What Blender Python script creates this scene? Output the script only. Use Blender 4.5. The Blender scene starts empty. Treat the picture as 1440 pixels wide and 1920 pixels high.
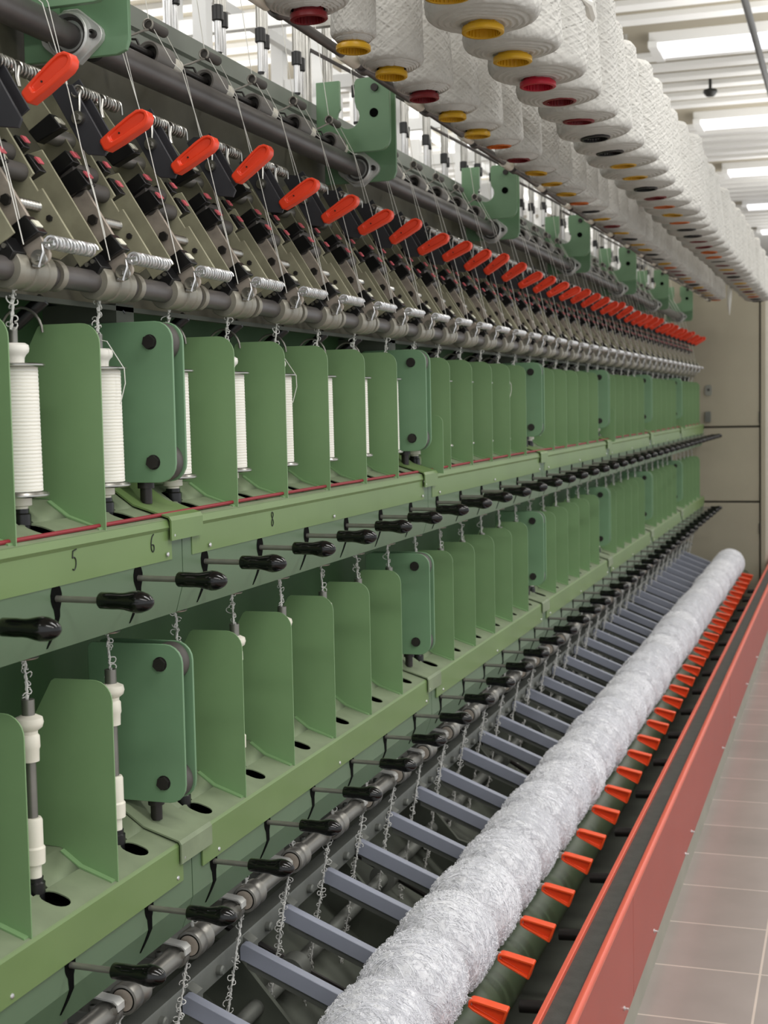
import bpy, bmesh, math, random
from mathutils import Vector, Matrix
random.seed(7)
sc = bpy.context.scene
col = sc.collection
H0 = 1.58            # height of the reference origin above the floor
S = 0.24             # spindle pitch along the machine
PI = math.pi
YC = lambda m: 1.746 + S * m          # centre of spindle cell m
YP = lambda n: 1.626 + S * n          # partition plate n
NC = 38

# ------------------------------------------------------------------ words
ORD = ("first second third fourth fifth sixth seventh eighth ninth tenth eleventh twelfth thirteenth fourteenth fifteenth "
       "sixteenth seventeenth eighteenth nineteenth twentieth twenty-first twenty-second twenty-third twenty-fourth "
       "twenty-fifth twenty-sixth twenty-seventh twenty-eighth twenty-ninth thirtieth thirty-first thirty-second "
       "thirty-third thirty-fourth thirty-fifth thirty-sixth thirty-seventh thirty-eighth thirty-ninth fortieth").split()

# ------------------------------------------------------------------ materials
def lin(c):
    return tuple(((v / 255) / 12.92 if v / 255 <= .04045 else ((v / 255 + .055) / 1.055) ** 2.4) for v in c) + (1,)

MATS = {}
def mat(name, rgb, rough=.5, metal=0., var=.0, vscale=8., bump=0., bscale=60., spec=.5, emit=0., sub=None, stretch=None):
    if name in MATS: return MATS[name]
    m = bpy.data.materials.new(name); m.use_nodes = True
    nt = m.node_tree; b = nt.nodes['Principled BSDF']
    c = lin(rgb)
    b.inputs['Base Color'].default_value = c
    b.inputs['Roughness'].default_value = rough
    b.inputs['Metallic'].default_value = metal
    b.inputs['Specular IOR Level'].default_value = spec
    if emit:
        b.inputs['Emission Color'].default_value = c
        b.inputs['Emission Strength'].default_value = emit
    if var or bump:
        tc = nt.nodes.new('ShaderNodeTexCoord')
        vec = tc.outputs['Object']
        if stretch:
            mp = nt.nodes.new('ShaderNodeMapping'); mp.inputs['Scale'].default_value = stretch
            nt.links.new(vec, mp.inputs['Vector']); vec = mp.outputs['Vector']
    if var:
        n = nt.nodes.new('ShaderNodeTexNoise'); n.inputs['Scale'].default_value = vscale
        n.inputs['Detail'].default_value = 5
        nt.links.new(vec, n.inputs['Vector'])
        r = nt.nodes.new('ShaderNodeValToRGB')
        r.color_ramp.elements[0].position = .32; r.color_ramp.elements[1].position = .68
        r.color_ramp.elements[0].color = tuple(max(0, v * (1 - var)) for v in c[:3]) + (1,)
        r.color_ramp.elements[1].color = tuple(min(1, v * (1 + var)) for v in c[:3]) + (1,)
        nt.links.new(n.outputs['Fac'], r.inputs['Fac'])
        nt.links.new(r.outputs['Color'], b.inputs['Base Color'])
    if bump:
        n2 = nt.nodes.new('ShaderNodeTexNoise'); n2.inputs['Scale'].default_value = bscale
        n2.inputs['Detail'].default_value = 3
        nt.links.new(vec, n2.inputs['Vector'])
        bp = nt.nodes.new('ShaderNodeBump'); bp.inputs['Strength'].default_value = bump
        bp.inputs['Distance'].default_value = .002
        nt.links.new(n2.outputs['Fac'], bp.inputs['Height'])
        nt.links.new(bp.outputs['Normal'], b.inputs['Normal'])
    MATS[name] = m
    return m

GREEN   = mat('painted_green_sheet', (121, 153, 107), .42, var=.06, vscale=6)
GREENB  = mat('painted_green_bracket', (114, 149, 114), .40, var=.07, vscale=7)
GREENF  = mat('painted_olive_front', (106, 130, 78), .42, var=.06, vscale=5)
GREENS  = mat('painted_green_skirt', (90, 113, 86), .42, var=.06, vscale=4)
GREEND  = mat('dusty_green_deck', (124, 136, 108), .6, var=.12, vscale=14)
GREENX  = mat('shaded_green_back', (54, 84, 48), .6, var=.15, vscale=5)  # machine green darkened in the colour to give the unlit back panels their shade
GREENG  = mat('grey_green_beam', (116, 122, 112), .5, var=.08, vscale=6)
DRUM    = mat('drum_green', (70, 84, 62), .42, var=.05, vscale=6)
STEEL   = mat('brushed_steel', (176, 174, 168), .3, 1., var=.1, vscale=20)
STEELD  = mat('dull_roller_steel', (138, 136, 130), .38, .7, var=.16, vscale=16)
CHROME  = mat('bright_spring_wire', (214, 214, 214), .32, .8)
WIREG   = mat('grey_wire', (150, 146, 138), .4, .7)
PIPE    = mat('dark_grey_shaft', (92, 88, 86), .38, .35, var=.18, vscale=9)
BAR     = mat('stained_bar_steel', (176, 165, 152), .48, .3, var=.25, vscale=28)
OLIVE   = mat('olive_stand_plate', (156, 153, 128), .52, .2, var=.22, vscale=18)
BLACK   = mat('black_plastic', (18, 18, 19), .32, var=.1, vscale=20)
BLACKG  = mat('glossy_black_grip', (9, 9, 9), .16)
SLOT    = mat('black_slot', (4, 5, 4), .9, spec=.1)  # flat black that paints the dark inside slots and bores
DARKA   = mat('charcoal_lever_plate', (58, 58, 62), .5, .2, var=.12, vscale=20)
BOLT    = mat('dark_bolt', (52, 49, 47), .42, .5)
RUBBER  = mat('dark_grey_rubber', (74, 70, 66), .55, var=.1, vscale=12)
RED     = mat('orange_red_plastic', (232, 66, 32), .36, var=.03, vscale=10)
ORANGE  = mat('orange_plastic_clip', (243, 84, 34), .36, var=.03, vscale=10)
CREAM   = mat('cream_plastic', (236, 231, 216), .45, var=.05, vscale=20)
WHITEP  = mat('white_plastic', (236, 233, 224), .4)
ZINC    = mat('zinc_casting', (206, 206, 202), .38, .45, var=.06, vscale=20)
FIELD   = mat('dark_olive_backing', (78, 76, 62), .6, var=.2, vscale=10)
FRONTR  = mat('front_roller_steel', (146, 142, 130), .4, .5, var=.2, vscale=14)
ROLLG   = mat('grey_feed_roller', (116, 112, 107), .5, var=.08, vscale=14)
PINK    = mat('pink_label', (206, 96, 104), .5)
CORKY   = mat('pale_label', (236, 234, 214), .5)
ARMG    = mat('blue_grey_arm', (152, 156, 170), .45, var=.05, vscale=12)
RAILG   = mat('grey_rail_steel', (112, 114, 108), .5, .3, var=.16, vscale=10)
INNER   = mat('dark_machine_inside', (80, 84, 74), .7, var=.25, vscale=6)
TRRED   = mat('coral_red_rail', (222, 96, 72), .38, var=.03, vscale=5)
TRPAN   = mat('coral_red_panel', (166, 64, 52), .36, var=.04, vscale=3, spec=.25)
BELT    = mat('dark_belt', (66, 66, 62), .75, var=.14, vscale=30, bump=.3, bscale=300)
PLINTH  = mat('grey_plinth', (158, 155, 142), .6, var=.06, vscale=6)
CORD    = mat('crimson_cord', (140, 34, 44), .6)
INK     = mat('black_ink', (22, 30, 20), .6)
CAB     = mat('beige_cabinet', (160, 153, 134), .5, var=.05, vscale=2.5)
CABD    = mat('cabinet_groove', (58, 54, 44), .8)
CEIL    = mat('beige_ceiling', (160, 153, 136), .8, var=.05, vscale=1.2)
WALLM   = mat('pale_wall', (222, 219, 206), .8, var=.04, vscale=1)
WHITEM  = mat('white_painted_metal', (240, 240, 238), .35)
LAMPM   = mat('lamp_diffuser', (250, 250, 255), .5, emit=1.1)
TUBEW   = mat('milky_hose', (214, 214, 208), .35)
CABLE   = mat('black_pipe', (26, 26, 24), .5)
THREAD  = mat('white_thread', (232, 230, 222), .7)
BOUCLE  = mat('grey_white_boucle_strand', (214, 213, 208), .8)
PACK    = mat('silver_white_boucle', (222, 222, 226), .6, var=.10, vscale=90, bump=.5, bscale=260)
LOOPS   = mat('silver_white_loops', (236, 236, 240), .45)
C_YEL   = mat('yellow_core', (206, 158, 26), .4)
C_RED   = mat('dark_red_core', (120, 24, 30), .4)
C_ORA   = mat('orange_core', (206, 104, 26), .4)
C_BLK   = mat('black_core', (26, 22, 22), .4)
C_BRI   = mat('crimson_core', (176, 20, 44), .4)

def yarn_mat(name, rgb, dark, axis, freq):
    m = bpy.data.materials.new(name); m.use_nodes = True
    nt = m.node_tree; b = nt.nodes['Principled BSDF']
    b.inputs['Roughness'].default_value = .85; b.inputs['Specular IOR Level'].default_value = .2
    tc = nt.nodes.new('ShaderNodeTexCoord')
    w = nt.nodes.new('ShaderNodeTexWave'); w.wave_type = 'BANDS'; w.bands_direction = axis
    w.inputs['Scale'].default_value = freq; w.inputs['Distortion'].default_value = 1.2
    w.inputs['Detail'].default_value = 2; w.inputs['Detail Scale'].default_value = 1.5
    nt.links.new(tc.outputs['Object'], w.inputs['Vector'])
    r = nt.nodes.new('ShaderNodeValToRGB')
    r.color_ramp.elements[0].position = .05; r.color_ramp.elements[1].position = .4
    r.color_ramp.elements[0].color = lin(dark); r.color_ramp.elements[1].color = lin(rgb)
    nt.links.new(w.outputs['Fac'], r.inputs['Fac']); nt.links.new(r.outputs['Color'], b.inputs['Base Color'])
    bp = nt.nodes.new('ShaderNodeBump'); bp.inputs['Strength'].default_value = .3; bp.inputs['Distance'].default_value = .0006
    nt.links.new(w.outputs['Fac'], bp.inputs['Height']); nt.links.new(bp.outputs['Normal'], b.inputs['Normal'])
    return m
BOBYARN = yarn_mat('wound_white_thread', (242, 240, 231), (222, 218, 204), 'Z', 62)
CONEY = mat('white_cone_yarn', (198, 196, 190), .85, var=.06, vscale=30, bump=.35, bscale=160, spec=.2)

def tile_mat():
    m = bpy.data.materials.new('floor_tiles'); m.use_nodes = True
    nt = m.node_tree; b = nt.nodes['Principled BSDF']
    tc = nt.nodes.new('ShaderNodeTexCoord')
    mp = nt.nodes.new('ShaderNodeMapping')
    mp.inputs['Location'].default_value = (.236, -.128, 0)
    nt.links.new(tc.outputs['Object'], mp.inputs['Vector'])
    br = nt.nodes.new('ShaderNodeTexBrick')
    br.offset = 0; br.squash = 1
    br.inputs['Scale'].default_value = 1
    br.inputs['Brick Width'].default_value = .3415; br.inputs['Row Height'].default_value = .3415
    br.inputs['Mortar Size'].default_value = .0035; br.inputs['Mortar Smooth'].default_value = .2
    br.inputs['Color1'].default_value = lin((164, 154, 148)); br.inputs['Color2'].default_value = lin((158, 149, 143))
    br.inputs['Mortar'].default_value = lin((212, 198, 186))
    nt.links.new(mp.outputs['Vector'], br.inputs['Vector'])
    n = nt.nodes.new('ShaderNodeTexNoise'); n.inputs['Scale'].default_value = 5; n.inputs['Detail'].default_value = 4
    nt.links.new(tc.outputs['Object'], n.inputs['Vector'])
    mx = nt.nodes.new('ShaderNodeMixRGB'); mx.blend_type = 'MULTIPLY'; mx.inputs['Fac'].default_value = .25
    nt.links.new(br.outputs['Color'], mx.inputs['Color1']); nt.links.new(n.outputs['Fac'], mx.inputs['Color2'])
    nt.links.new(mx.outputs['Color'], b.inputs['Base Color'])
    b.inputs['Roughness'].default_value = .22
    return m
TILE = tile_mat()

# ------------------------------------------------------------------ mesh builder
class MB:
    def __init__(s): s.v = []; s.f = []
    def add(s, vs, fs):
        k = len(s.v); s.v += [tuple(v) for v in vs]; s.f += [tuple(i + k for i in f) for f in fs]; return s
    def box(s, x0, x1, y0, y1, z0, z1):
        vs = [(x, y, z) for x in (x0, x1) for y in (y0, y1) for z in (z0, z1)]
        return s.add(vs, [(0, 1, 3, 2), (4, 6, 7, 5), (0, 4, 5, 1), (2, 3, 7, 6), (0, 2, 6, 4), (1, 5, 7, 3)])
    def prism(s, poly, y0, y1):
        """closed outline in (X,Z), extruded along Y"""
        n = len(poly)
        vs = [(x, y0, z) for x, z in poly] + [(x, y1, z) for x, z in poly]
        fs = [tuple(range(n)), tuple(range(2 * n - 1, n - 1, -1))]
        fs += [(i, i + n, (i + 1) % n + n, (i + 1) % n) for i in range(n)]
        return s.add(vs, fs)
    def tray(s, poly, inner, y0, y1, depth):
        """prism with a recessed field on its y0 face"""
        n = len(poly)
        vs = [(x, y0, z) for x, z in poly] + [(x, y1, z) for x, z in poly] + [(x, y0, z) for x, z in inner] + [(x, y0 + depth, z) for x, z in inner]
        fs = [tuple(range(2 * n - 1, n - 1, -1)), tuple(range(3 * n, 4 * n))]
        for i in range(n):
            j = (i + 1) % n
            fs += [(i, i + n, j + n, j), (i, j, 2 * n + j, 2 * n + i), (2 * n + i, 2 * n + j, 3 * n + j, 3 * n + i)]
        return s.add(vs, fs)
    def sheet(s, prof, y0, y1, t):
        """bent sheet: open profile in (X,Z) given thickness t, along Y"""
        pts = [Vector(p) for p in prof]; off = []
        for i, p in enumerate(pts):
            d = Vector((0, 0))
            if i > 0: d += (p - pts[i - 1]).normalized()
            if i < len(pts) - 1: d += (pts[i + 1] - p).normalized()
            d.normalize(); off.append(p + Vector((-d.y, d.x)) * t)
        return s.prism([tuple(p) for p in pts] + [tuple(p) for p in reversed(off)], y0, y1)
    def frame(s, a, b):
        d = (Vector(b) - Vector(a)).normalized()
        u = d.cross(Vector((0, 0, 1)) if abs(d.z) < .9 else Vector((1, 0, 0))).normalized()
        return d, u, d.cross(u)
    def cyl(s, a, b, r, n=20, r2=None, bevel=0, cap=True):
        a = Vector(a); b = Vector(b); d, u, w = s.frame(a, b); r2 = r if r2 is None else r2
        if bevel: st = [(a, r - bevel), (a + d * bevel, r), (b - d * bevel, r2), (b, r2 - bevel)]
        else: st = [(a, r), (b, r2)]
        return s.rings([(p, q) for p, q in st], u, w, n, cap)
    def rings(s, st, u, w, n, cap=True):
        vs = []; fs = []
        for p, r in st:
            for i in range(n):
                t = 2 * PI * i / n; vs.append(p + (u * math.cos(t) + w * math.sin(t)) * r)
        for k in range(len(st) - 1):
            for i in range(n):
                j = (i + 1) % n; fs.append((k * n + i, k * n + j, (k + 1) * n + j, (k + 1) * n + i))
        if cap:
            fs.append(tuple(range(n - 1, -1, -1))); m = (len(st) - 1) * n; fs.append(tuple(range(m, m + n)))
        return s.add(vs, fs)
    def lathe(s, prof, c, axis=(0, 0, 1), n=24, cap=True):
        """prof: (radius, distance along axis)"""
        c = Vector(c); d = Vector(axis).normalized(); _, u, w = s.frame(c, c + d)
        return s.rings([(c + d * h, r) for r, h in prof], u, w, n, cap)
    def tube(s, path, r, n=6, cap=True, closed=False):
        P = [Vector(p) for p in path]; N = len(P); vs = []; fs = []; u = None
        for i, p in enumerate(P):
            a = P[i - 1] if (i > 0 or closed) else p
            b = P[(i + 1) % N] if (i < N - 1 or closed) else p
            d = (b - a).normalized()
            if u is None: u = d.cross(Vector((0, 0, 1)) if abs(d.z) < .9 else Vector((1, 0, 0))).normalized()
            else: u = (u - d * u.dot(d)).normalized()
            w = d.cross(u); rr = r[i] if isinstance(r, (list, tuple)) else r
            for k in range(n):
                t = 2 * PI * k / n; vs.append(p + (u * math.cos(t) + w * math.sin(t)) * rr)
        for i in range(N if closed else N - 1):
            j = (i + 1) % N
            for k in range(n):
                l = (k + 1) % n; fs.append((i * n + k, i * n + l, j * n + l, j * n + k))
        if cap and not closed: fs.append(tuple(range(n - 1, -1, -1))); fs.append(tuple(range((N - 1) * n, N * n)))
        return s.add(vs, fs)
    def sphere(s, c, r, n=16, m=10, sz=1.):
        return s.lathe([(max(1e-5, r * math.sin(PI * i / m)), -r * sz * math.cos(PI * i / m)) for i in range(m + 1)], c, n=n)
    def mesh(s, name, material, org=(0, 0, 0), smooth=38, bevel=0):
        me = bpy.data.meshes.new(name)
        o = Vector(org)
        me.from_pydata([Vector(v) - o for v in s.v], [], s.f); me.validate()
        bm = bmesh.new(); bm.from_mesh(me)
        bmesh.ops.remove_doubles(bm, verts=bm.verts, dist=1e-6)
        bmesh.ops.recalc_face_normals(bm, faces=bm.faces)
        if smooth:
            a = math.radians(smooth)
            for f in bm.faces: f.smooth = True
            for e in bm.edges:
                if len(e.link_faces) == 2 and e.calc_face_angle(0) > a: e.smooth = False
        bm.to_mesh(me); bm.free()
        me.materials.append(material)
        return me

def obj(name, mb, material, parent=None, org=(0, 0, 0), smooth=38, bevel=0, label=None):
    """link a builder's mesh as one object; vertices are given in machine coordinates, org is the parent's base"""
    me = mb if isinstance(mb, bpy.types.Mesh) else mb.mesh(name, material, org, smooth)
    o = bpy.data.objects.new(name, me); col.objects.link(o)
    if parent: o.parent = parent
    else: o.location = Vector(org) + Vector((0, 0, H0))
    if bevel:
        bv = o.modifiers.new('bevel', 'BEVEL'); bv.width = bevel; bv.segments = 2; bv.limit_method = 'ANGLE'; bv.angle_limit = math.radians(50)
    if label: o['label'] = label
    return o

def tag(o, label, cat, group=None, kind=None):
    o['label'] = label; o['category'] = cat
    if group: o['group'] = group
    if kind: o['kind'] = kind
    return o
def thing(name, org, label, cat, group=None):
    o = bpy.data.objects.new(name, None); o.empty_display_size = .02; col.objects.link(o)
    o.location = Vector(org) + Vector((0, 0, H0))
    return tag(o, label, cat, group)
def struct(o):
    o['kind'] = 'structure'; return o
def dup(o, org=None, dy=0, label=None, rot=None):
    r = o.copy(); col.objects.link(r)
    if org is not None: r.location = Vector(org) + Vector((0, 0, H0))
    else: r.location = o.location + Vector((0, dy, 0))
    if rot: r.rotation_euler = rot
    if label: r['label'] = label
    for ch in o.children:
        c = ch.copy(); col.objects.link(c); c.parent = r
        for g in ch.children:
            d = g.copy(); col.objects.link(d); d.parent = c
    return r

def rrect(x0, x1, z0, z1, r, n=5):
    """rounded rectangle in (X,Z); r = (bl, br, tr, tl)"""
    if not isinstance(r, (tuple, list)): r = (r,) * 4
    P = []
    for (cx, cz, a0), rr in zip(((x0, z0, 180), (x1, z0, 270), (x1, z1, 0), (x0, z1, 90)), r):
        sx = 1 if cx == x0 else -1; sz = 1 if cz == z0 else -1
        if rr <= 0: P.append((cx, cz)); continue
        for i in range(n + 1):
            t = math.radians(a0 + 90 * i / n)
            P.append((cx + sx * rr + rr * math.cos(t), cz + sz * rr + rr * math.sin(t)))
    return P
def oriented(c, s, L, W, r=0, n=4):
    """rounded rectangle centred at c, long axis along unit s, in (X,Z)"""
    s = Vector(s).normalized(); t = Vector((-s.y, s.x))
    return [tuple(Vector(c) + s * a + t * b) for a, b in rrect(-L / 2, L / 2, -W / 2, W / 2, r, n)]
def shrink(poly, k):
    """inset outline by k"""
    n = len(poly); P = [Vector(p) for p in poly]; out = []
    area = sum(P[i].x * P[(i + 1) % n].y - P[(i + 1) % n].x * P[i].y for i in range(n)); sg = 1 if area > 0 else -1
    for i in range(n):
        a = (P[i] - P[i - 1]).normalized(); b = (P[(i + 1) % n] - P[i]).normalized()
        d = (a + b); d = d.normalized() if d.length > 1e-6 else a
        nrm = Vector((-d.y, d.x)) * sg
        q = max(.5, a.dot(d)) if d.length else 1
        out.append(tuple(P[i] + nrm * (k / q)))
    return out
def ipow(x): return x
def coil(c0, c1, r, wire, turns, n=10, wn=5):
    a = Vector(c0); b = Vector(c1); d = (b - a); L = d.length; d.normalize()
    u = d.cross(Vector((0, 0, 1))).normalized(); w = d.cross(u)
    return [a + d * (L * i / (turns * n)) + (u * math.cos(2 * PI * i / n) + w * math.sin(2 * PI * i / n)) * r for i in range(int(turns * n) + 1)]
def hexbolt(mb, c, r, h, sgn=-1):
    """hex head facing -Y"""
    x, y, z = c
    mb.add(*(lambda vs: (vs, [tuple(range(6)), tuple(range(11, 5, -1))] + [(i, i + 6, (i + 1) % 6 + 6, (i + 1) % 6) for i in range(6)]))
           ([(x + r * math.cos(PI / 3 * i + .3), y + sgn * h, z + r * math.sin(PI / 3 * i + .3)) for i in range(6)] +
            [(x + r * math.cos(PI / 3 * i + .3), y, z + r * math.sin(PI / 3 * i + .3)) for i in range(6)]))
    return mb

# ================================================================== the room
XL, XR, YB, YF, ZC, ZF = -9.0, 4.0, -3.0, 27.0, 2.40, -H0
fl = struct(obj('floor', MB().box(XL, XR, YB, YF, ZF - .1, ZF), TILE))
ce = struct(obj('ceiling', MB().box(XL, XR, YB, YF, ZC + .06, ZC + .16), CEIL))
struct(obj('wall_back', MB().box(XL, XR, YF, YF + .1, ZF, ZC + .06), WALLM))
struct(obj('wall_left', MB().box(XL - .1, XL, 2.0, YF, ZF, ZC + .06), WALLM))
# slatted ceiling: white ribs across the hall
k = 0
yy = 7.2
ribs = MB()
lamp_rows = (9.86, 12.63, 15.4, 18.2, 21.0)
while yy < 26.9:
    if min(abs(yy - l) for l in (7.1,) + lamp_rows) > .30:
        k += 1
        struct(obj('trim_%d' % k, MB().box(XL, XR, yy - .07, yy + .07, ZC + .025, ZC + .06), WHITEM))
    yy += .345
for i, l in enumerate(lamp_rows):
    for j, (xa, xb) in enumerate(((-3.5, -1.75), (-1.31, 1.2))):
        if j == 0 and i > 1: continue
        where = ('behind the yarn cones', 'above the tiled aisle')[j]
        t = thing('ceiling_light', ((xa + xb) / 2, l, ZC), 'white ceiling light %s, %s row from the camera' % (where, ORD[i]), 'ceiling light', 'ceiling light strips')
        o0 = ((xa + xb) / 2, l, ZC)
        obj('housing', MB().box(xa, xb, l - .17, l + .17, ZC - .01, ZC + .06).box(xa, xa + .06, l - .22, l + .22, ZC - .05, ZC - .01), WHITEM, t, o0)
        obj('diffuser', MB().box(xa + .06, xb, l - .16, l - .08, ZC - .04, ZC - .01).box(xa + .06, xb, l + .08, l + .16, ZC - .04, ZC - .01), LAMPM, t, o0)
tag(obj('ceiling_pipe', MB().cyl((-.60, 3.0, ZC - .12), (-.60, 26.9, ZC - .12), .022, 12), CABLE, None, (-.60, 3.0, ZC - .12)),
    'black pipe running along the ceiling above the aisle', 'pipe')
t = thing('smoke_detector', (-1.05, 11.2, ZC - .03), 'small dark detector hanging under the slatted ceiling', 'detector')
obj('stem', MB().cyl((-1.05, 11.2, ZC + .05), (-1.05, 11.2, ZC - .05), .012, 10), CABLE, t, (-1.05, 11.2, ZC - .03))
obj('sensor_head', MB().lathe([(.02, .03), (.05, .02), (.055, 0), (.03, -.03), (.005, -.035)], (-1.05, 11.2, ZC - .05)), CABLE, t, (-1.05, 11.2, ZC - .03))

# neighbouring white creel frame, seen over the machine
o0 = (-2.6, 6.5, ZF)
t = thing('white_creel_stand', o0, 'white painted creel stand behind the green machine, of posts and rails', 'stand')
for i in range(11):
    y = 3.0 + i * 1.1
    obj('post', MB().box(-2.62, -2.56, y - .03, y + .03, ZF, 2.2), WHITEM, t, o0)
    obj('post', MB().box(-2.12, -2.07, y + .30, y + .35, ZF, 2.2), WHITEM, t, o0)
for z in (.95, 1.18, 1.42, 1.70, 2.0):
    obj('rail', MB().box(-2.56, -2.52, 2.6, 14.5, z - .02, z + .025), WHITEM, t, o0)
for i in range(11):
    y = 3.0 + i * 1.1
    for z in (1.05, 1.52):
        obj('cross_bar', MB().box(-3.4, -1.9, y - .02, y + .02, z - .03, z + .03), WHITEM, t, o0)
for i in range(4):
    y = 4.85 + i * 2.2
    obj('cover_panel', MB().box(-2.9, -1.75, y - .02, y, .98, 1.12), WHITEM, t, o0)

# ================================================================== spindle shelves
def slot_cell(mb, A, B, y0, y1, yc, u0, u1, w, tk):
    """flat deck strip between (X,Z) points A (front) and B (back) with one rounded slot cut through"""
    A = Vector(A); B = Vector(B); L = (B - A).length; d = (B - A) / L
    nrm = Vector((-d.y, d.x)); nrm = nrm if nrm.y > 0 else -nrm
    inner = []
    n = 8
    for i in range(n + 1):
        a = PI / 2 + PI * i / n; inner.append((u0 + w + w * math.cos(a), yc + w * math.sin(a)))
    for i in range(n + 1):
        a = -PI / 2 + PI * i / n; inner.append((u1 - w + w * math.cos(a), yc + w * math.sin(a)))
    um = (u0 + u1) / 2
    outer = []
    for (u, y) in inner:
        du = u - um; dy = y - yc
        # project radially onto the cell rectangle
        su = ((L - um) if du > 0 else um) / abs(du) if abs(du) > 1e-9 else 1e9
        sy = ((y1 - yc) if dy > 0 else (yc - y0)) / abs(dy) if abs(dy) > 1e-9 else 1e9
        k = min(su, sy); outer.append((um + du * k, yc + dy * k))
    # insert the four corners
    corners = [(0, y1), (0, y0), (L, y0), (L, y1)]
    pairs = []
    N = len(inner)
    for i in range(N):
        pairs.append((inner[i], outer[i]))
        j = (i + 1) % N
        a, b = outer[i], outer[j]
        for c in corners:
            on_a = abs(a[0] - c[0]) < 1e-7 or abs(a[1] - c[1]) < 1e-7
            on_b = abs(b[0] - c[0]) < 1e-7 or abs(b[1] - c[1]) < 1e-7
            same = (abs(a[0] - b[0]) < 1e-7 and abs(a[0] - c[0]) < 1e-7) or (abs(a[1] - b[1]) < 1e-7 and abs(a[1] - c[1]) < 1e-7)
            if on_a and on_b and not same and (abs(a[0] - c[0]) < 1e-7) != (abs(b[0] - c[0]) < 1e-7):
                pairs.append((inner[i], c))
    def P(q, t):
        p = A + d * q[0] + nrm * t
        return (p.x, q[1], p.y)
    M = len(pairs); vs = []; fs = []
    for q, o in pairs: vs += [P(q, 0), P(o, 0), P(q, -tk), P(o, -tk)]
    for i in range(M):
        j = (i + 1) % M
        fs.append((4 * i, 4 * i + 1, 4 * j + 1, 4 * j)); fs.append((4 * i + 2, 4 * j + 2, 4 * j + 3, 4 * i + 3))
        fs.append((4 * i, 4 * j, 4 * j + 2, 4 * i + 2))
    mb.add(vs, fs)

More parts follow.
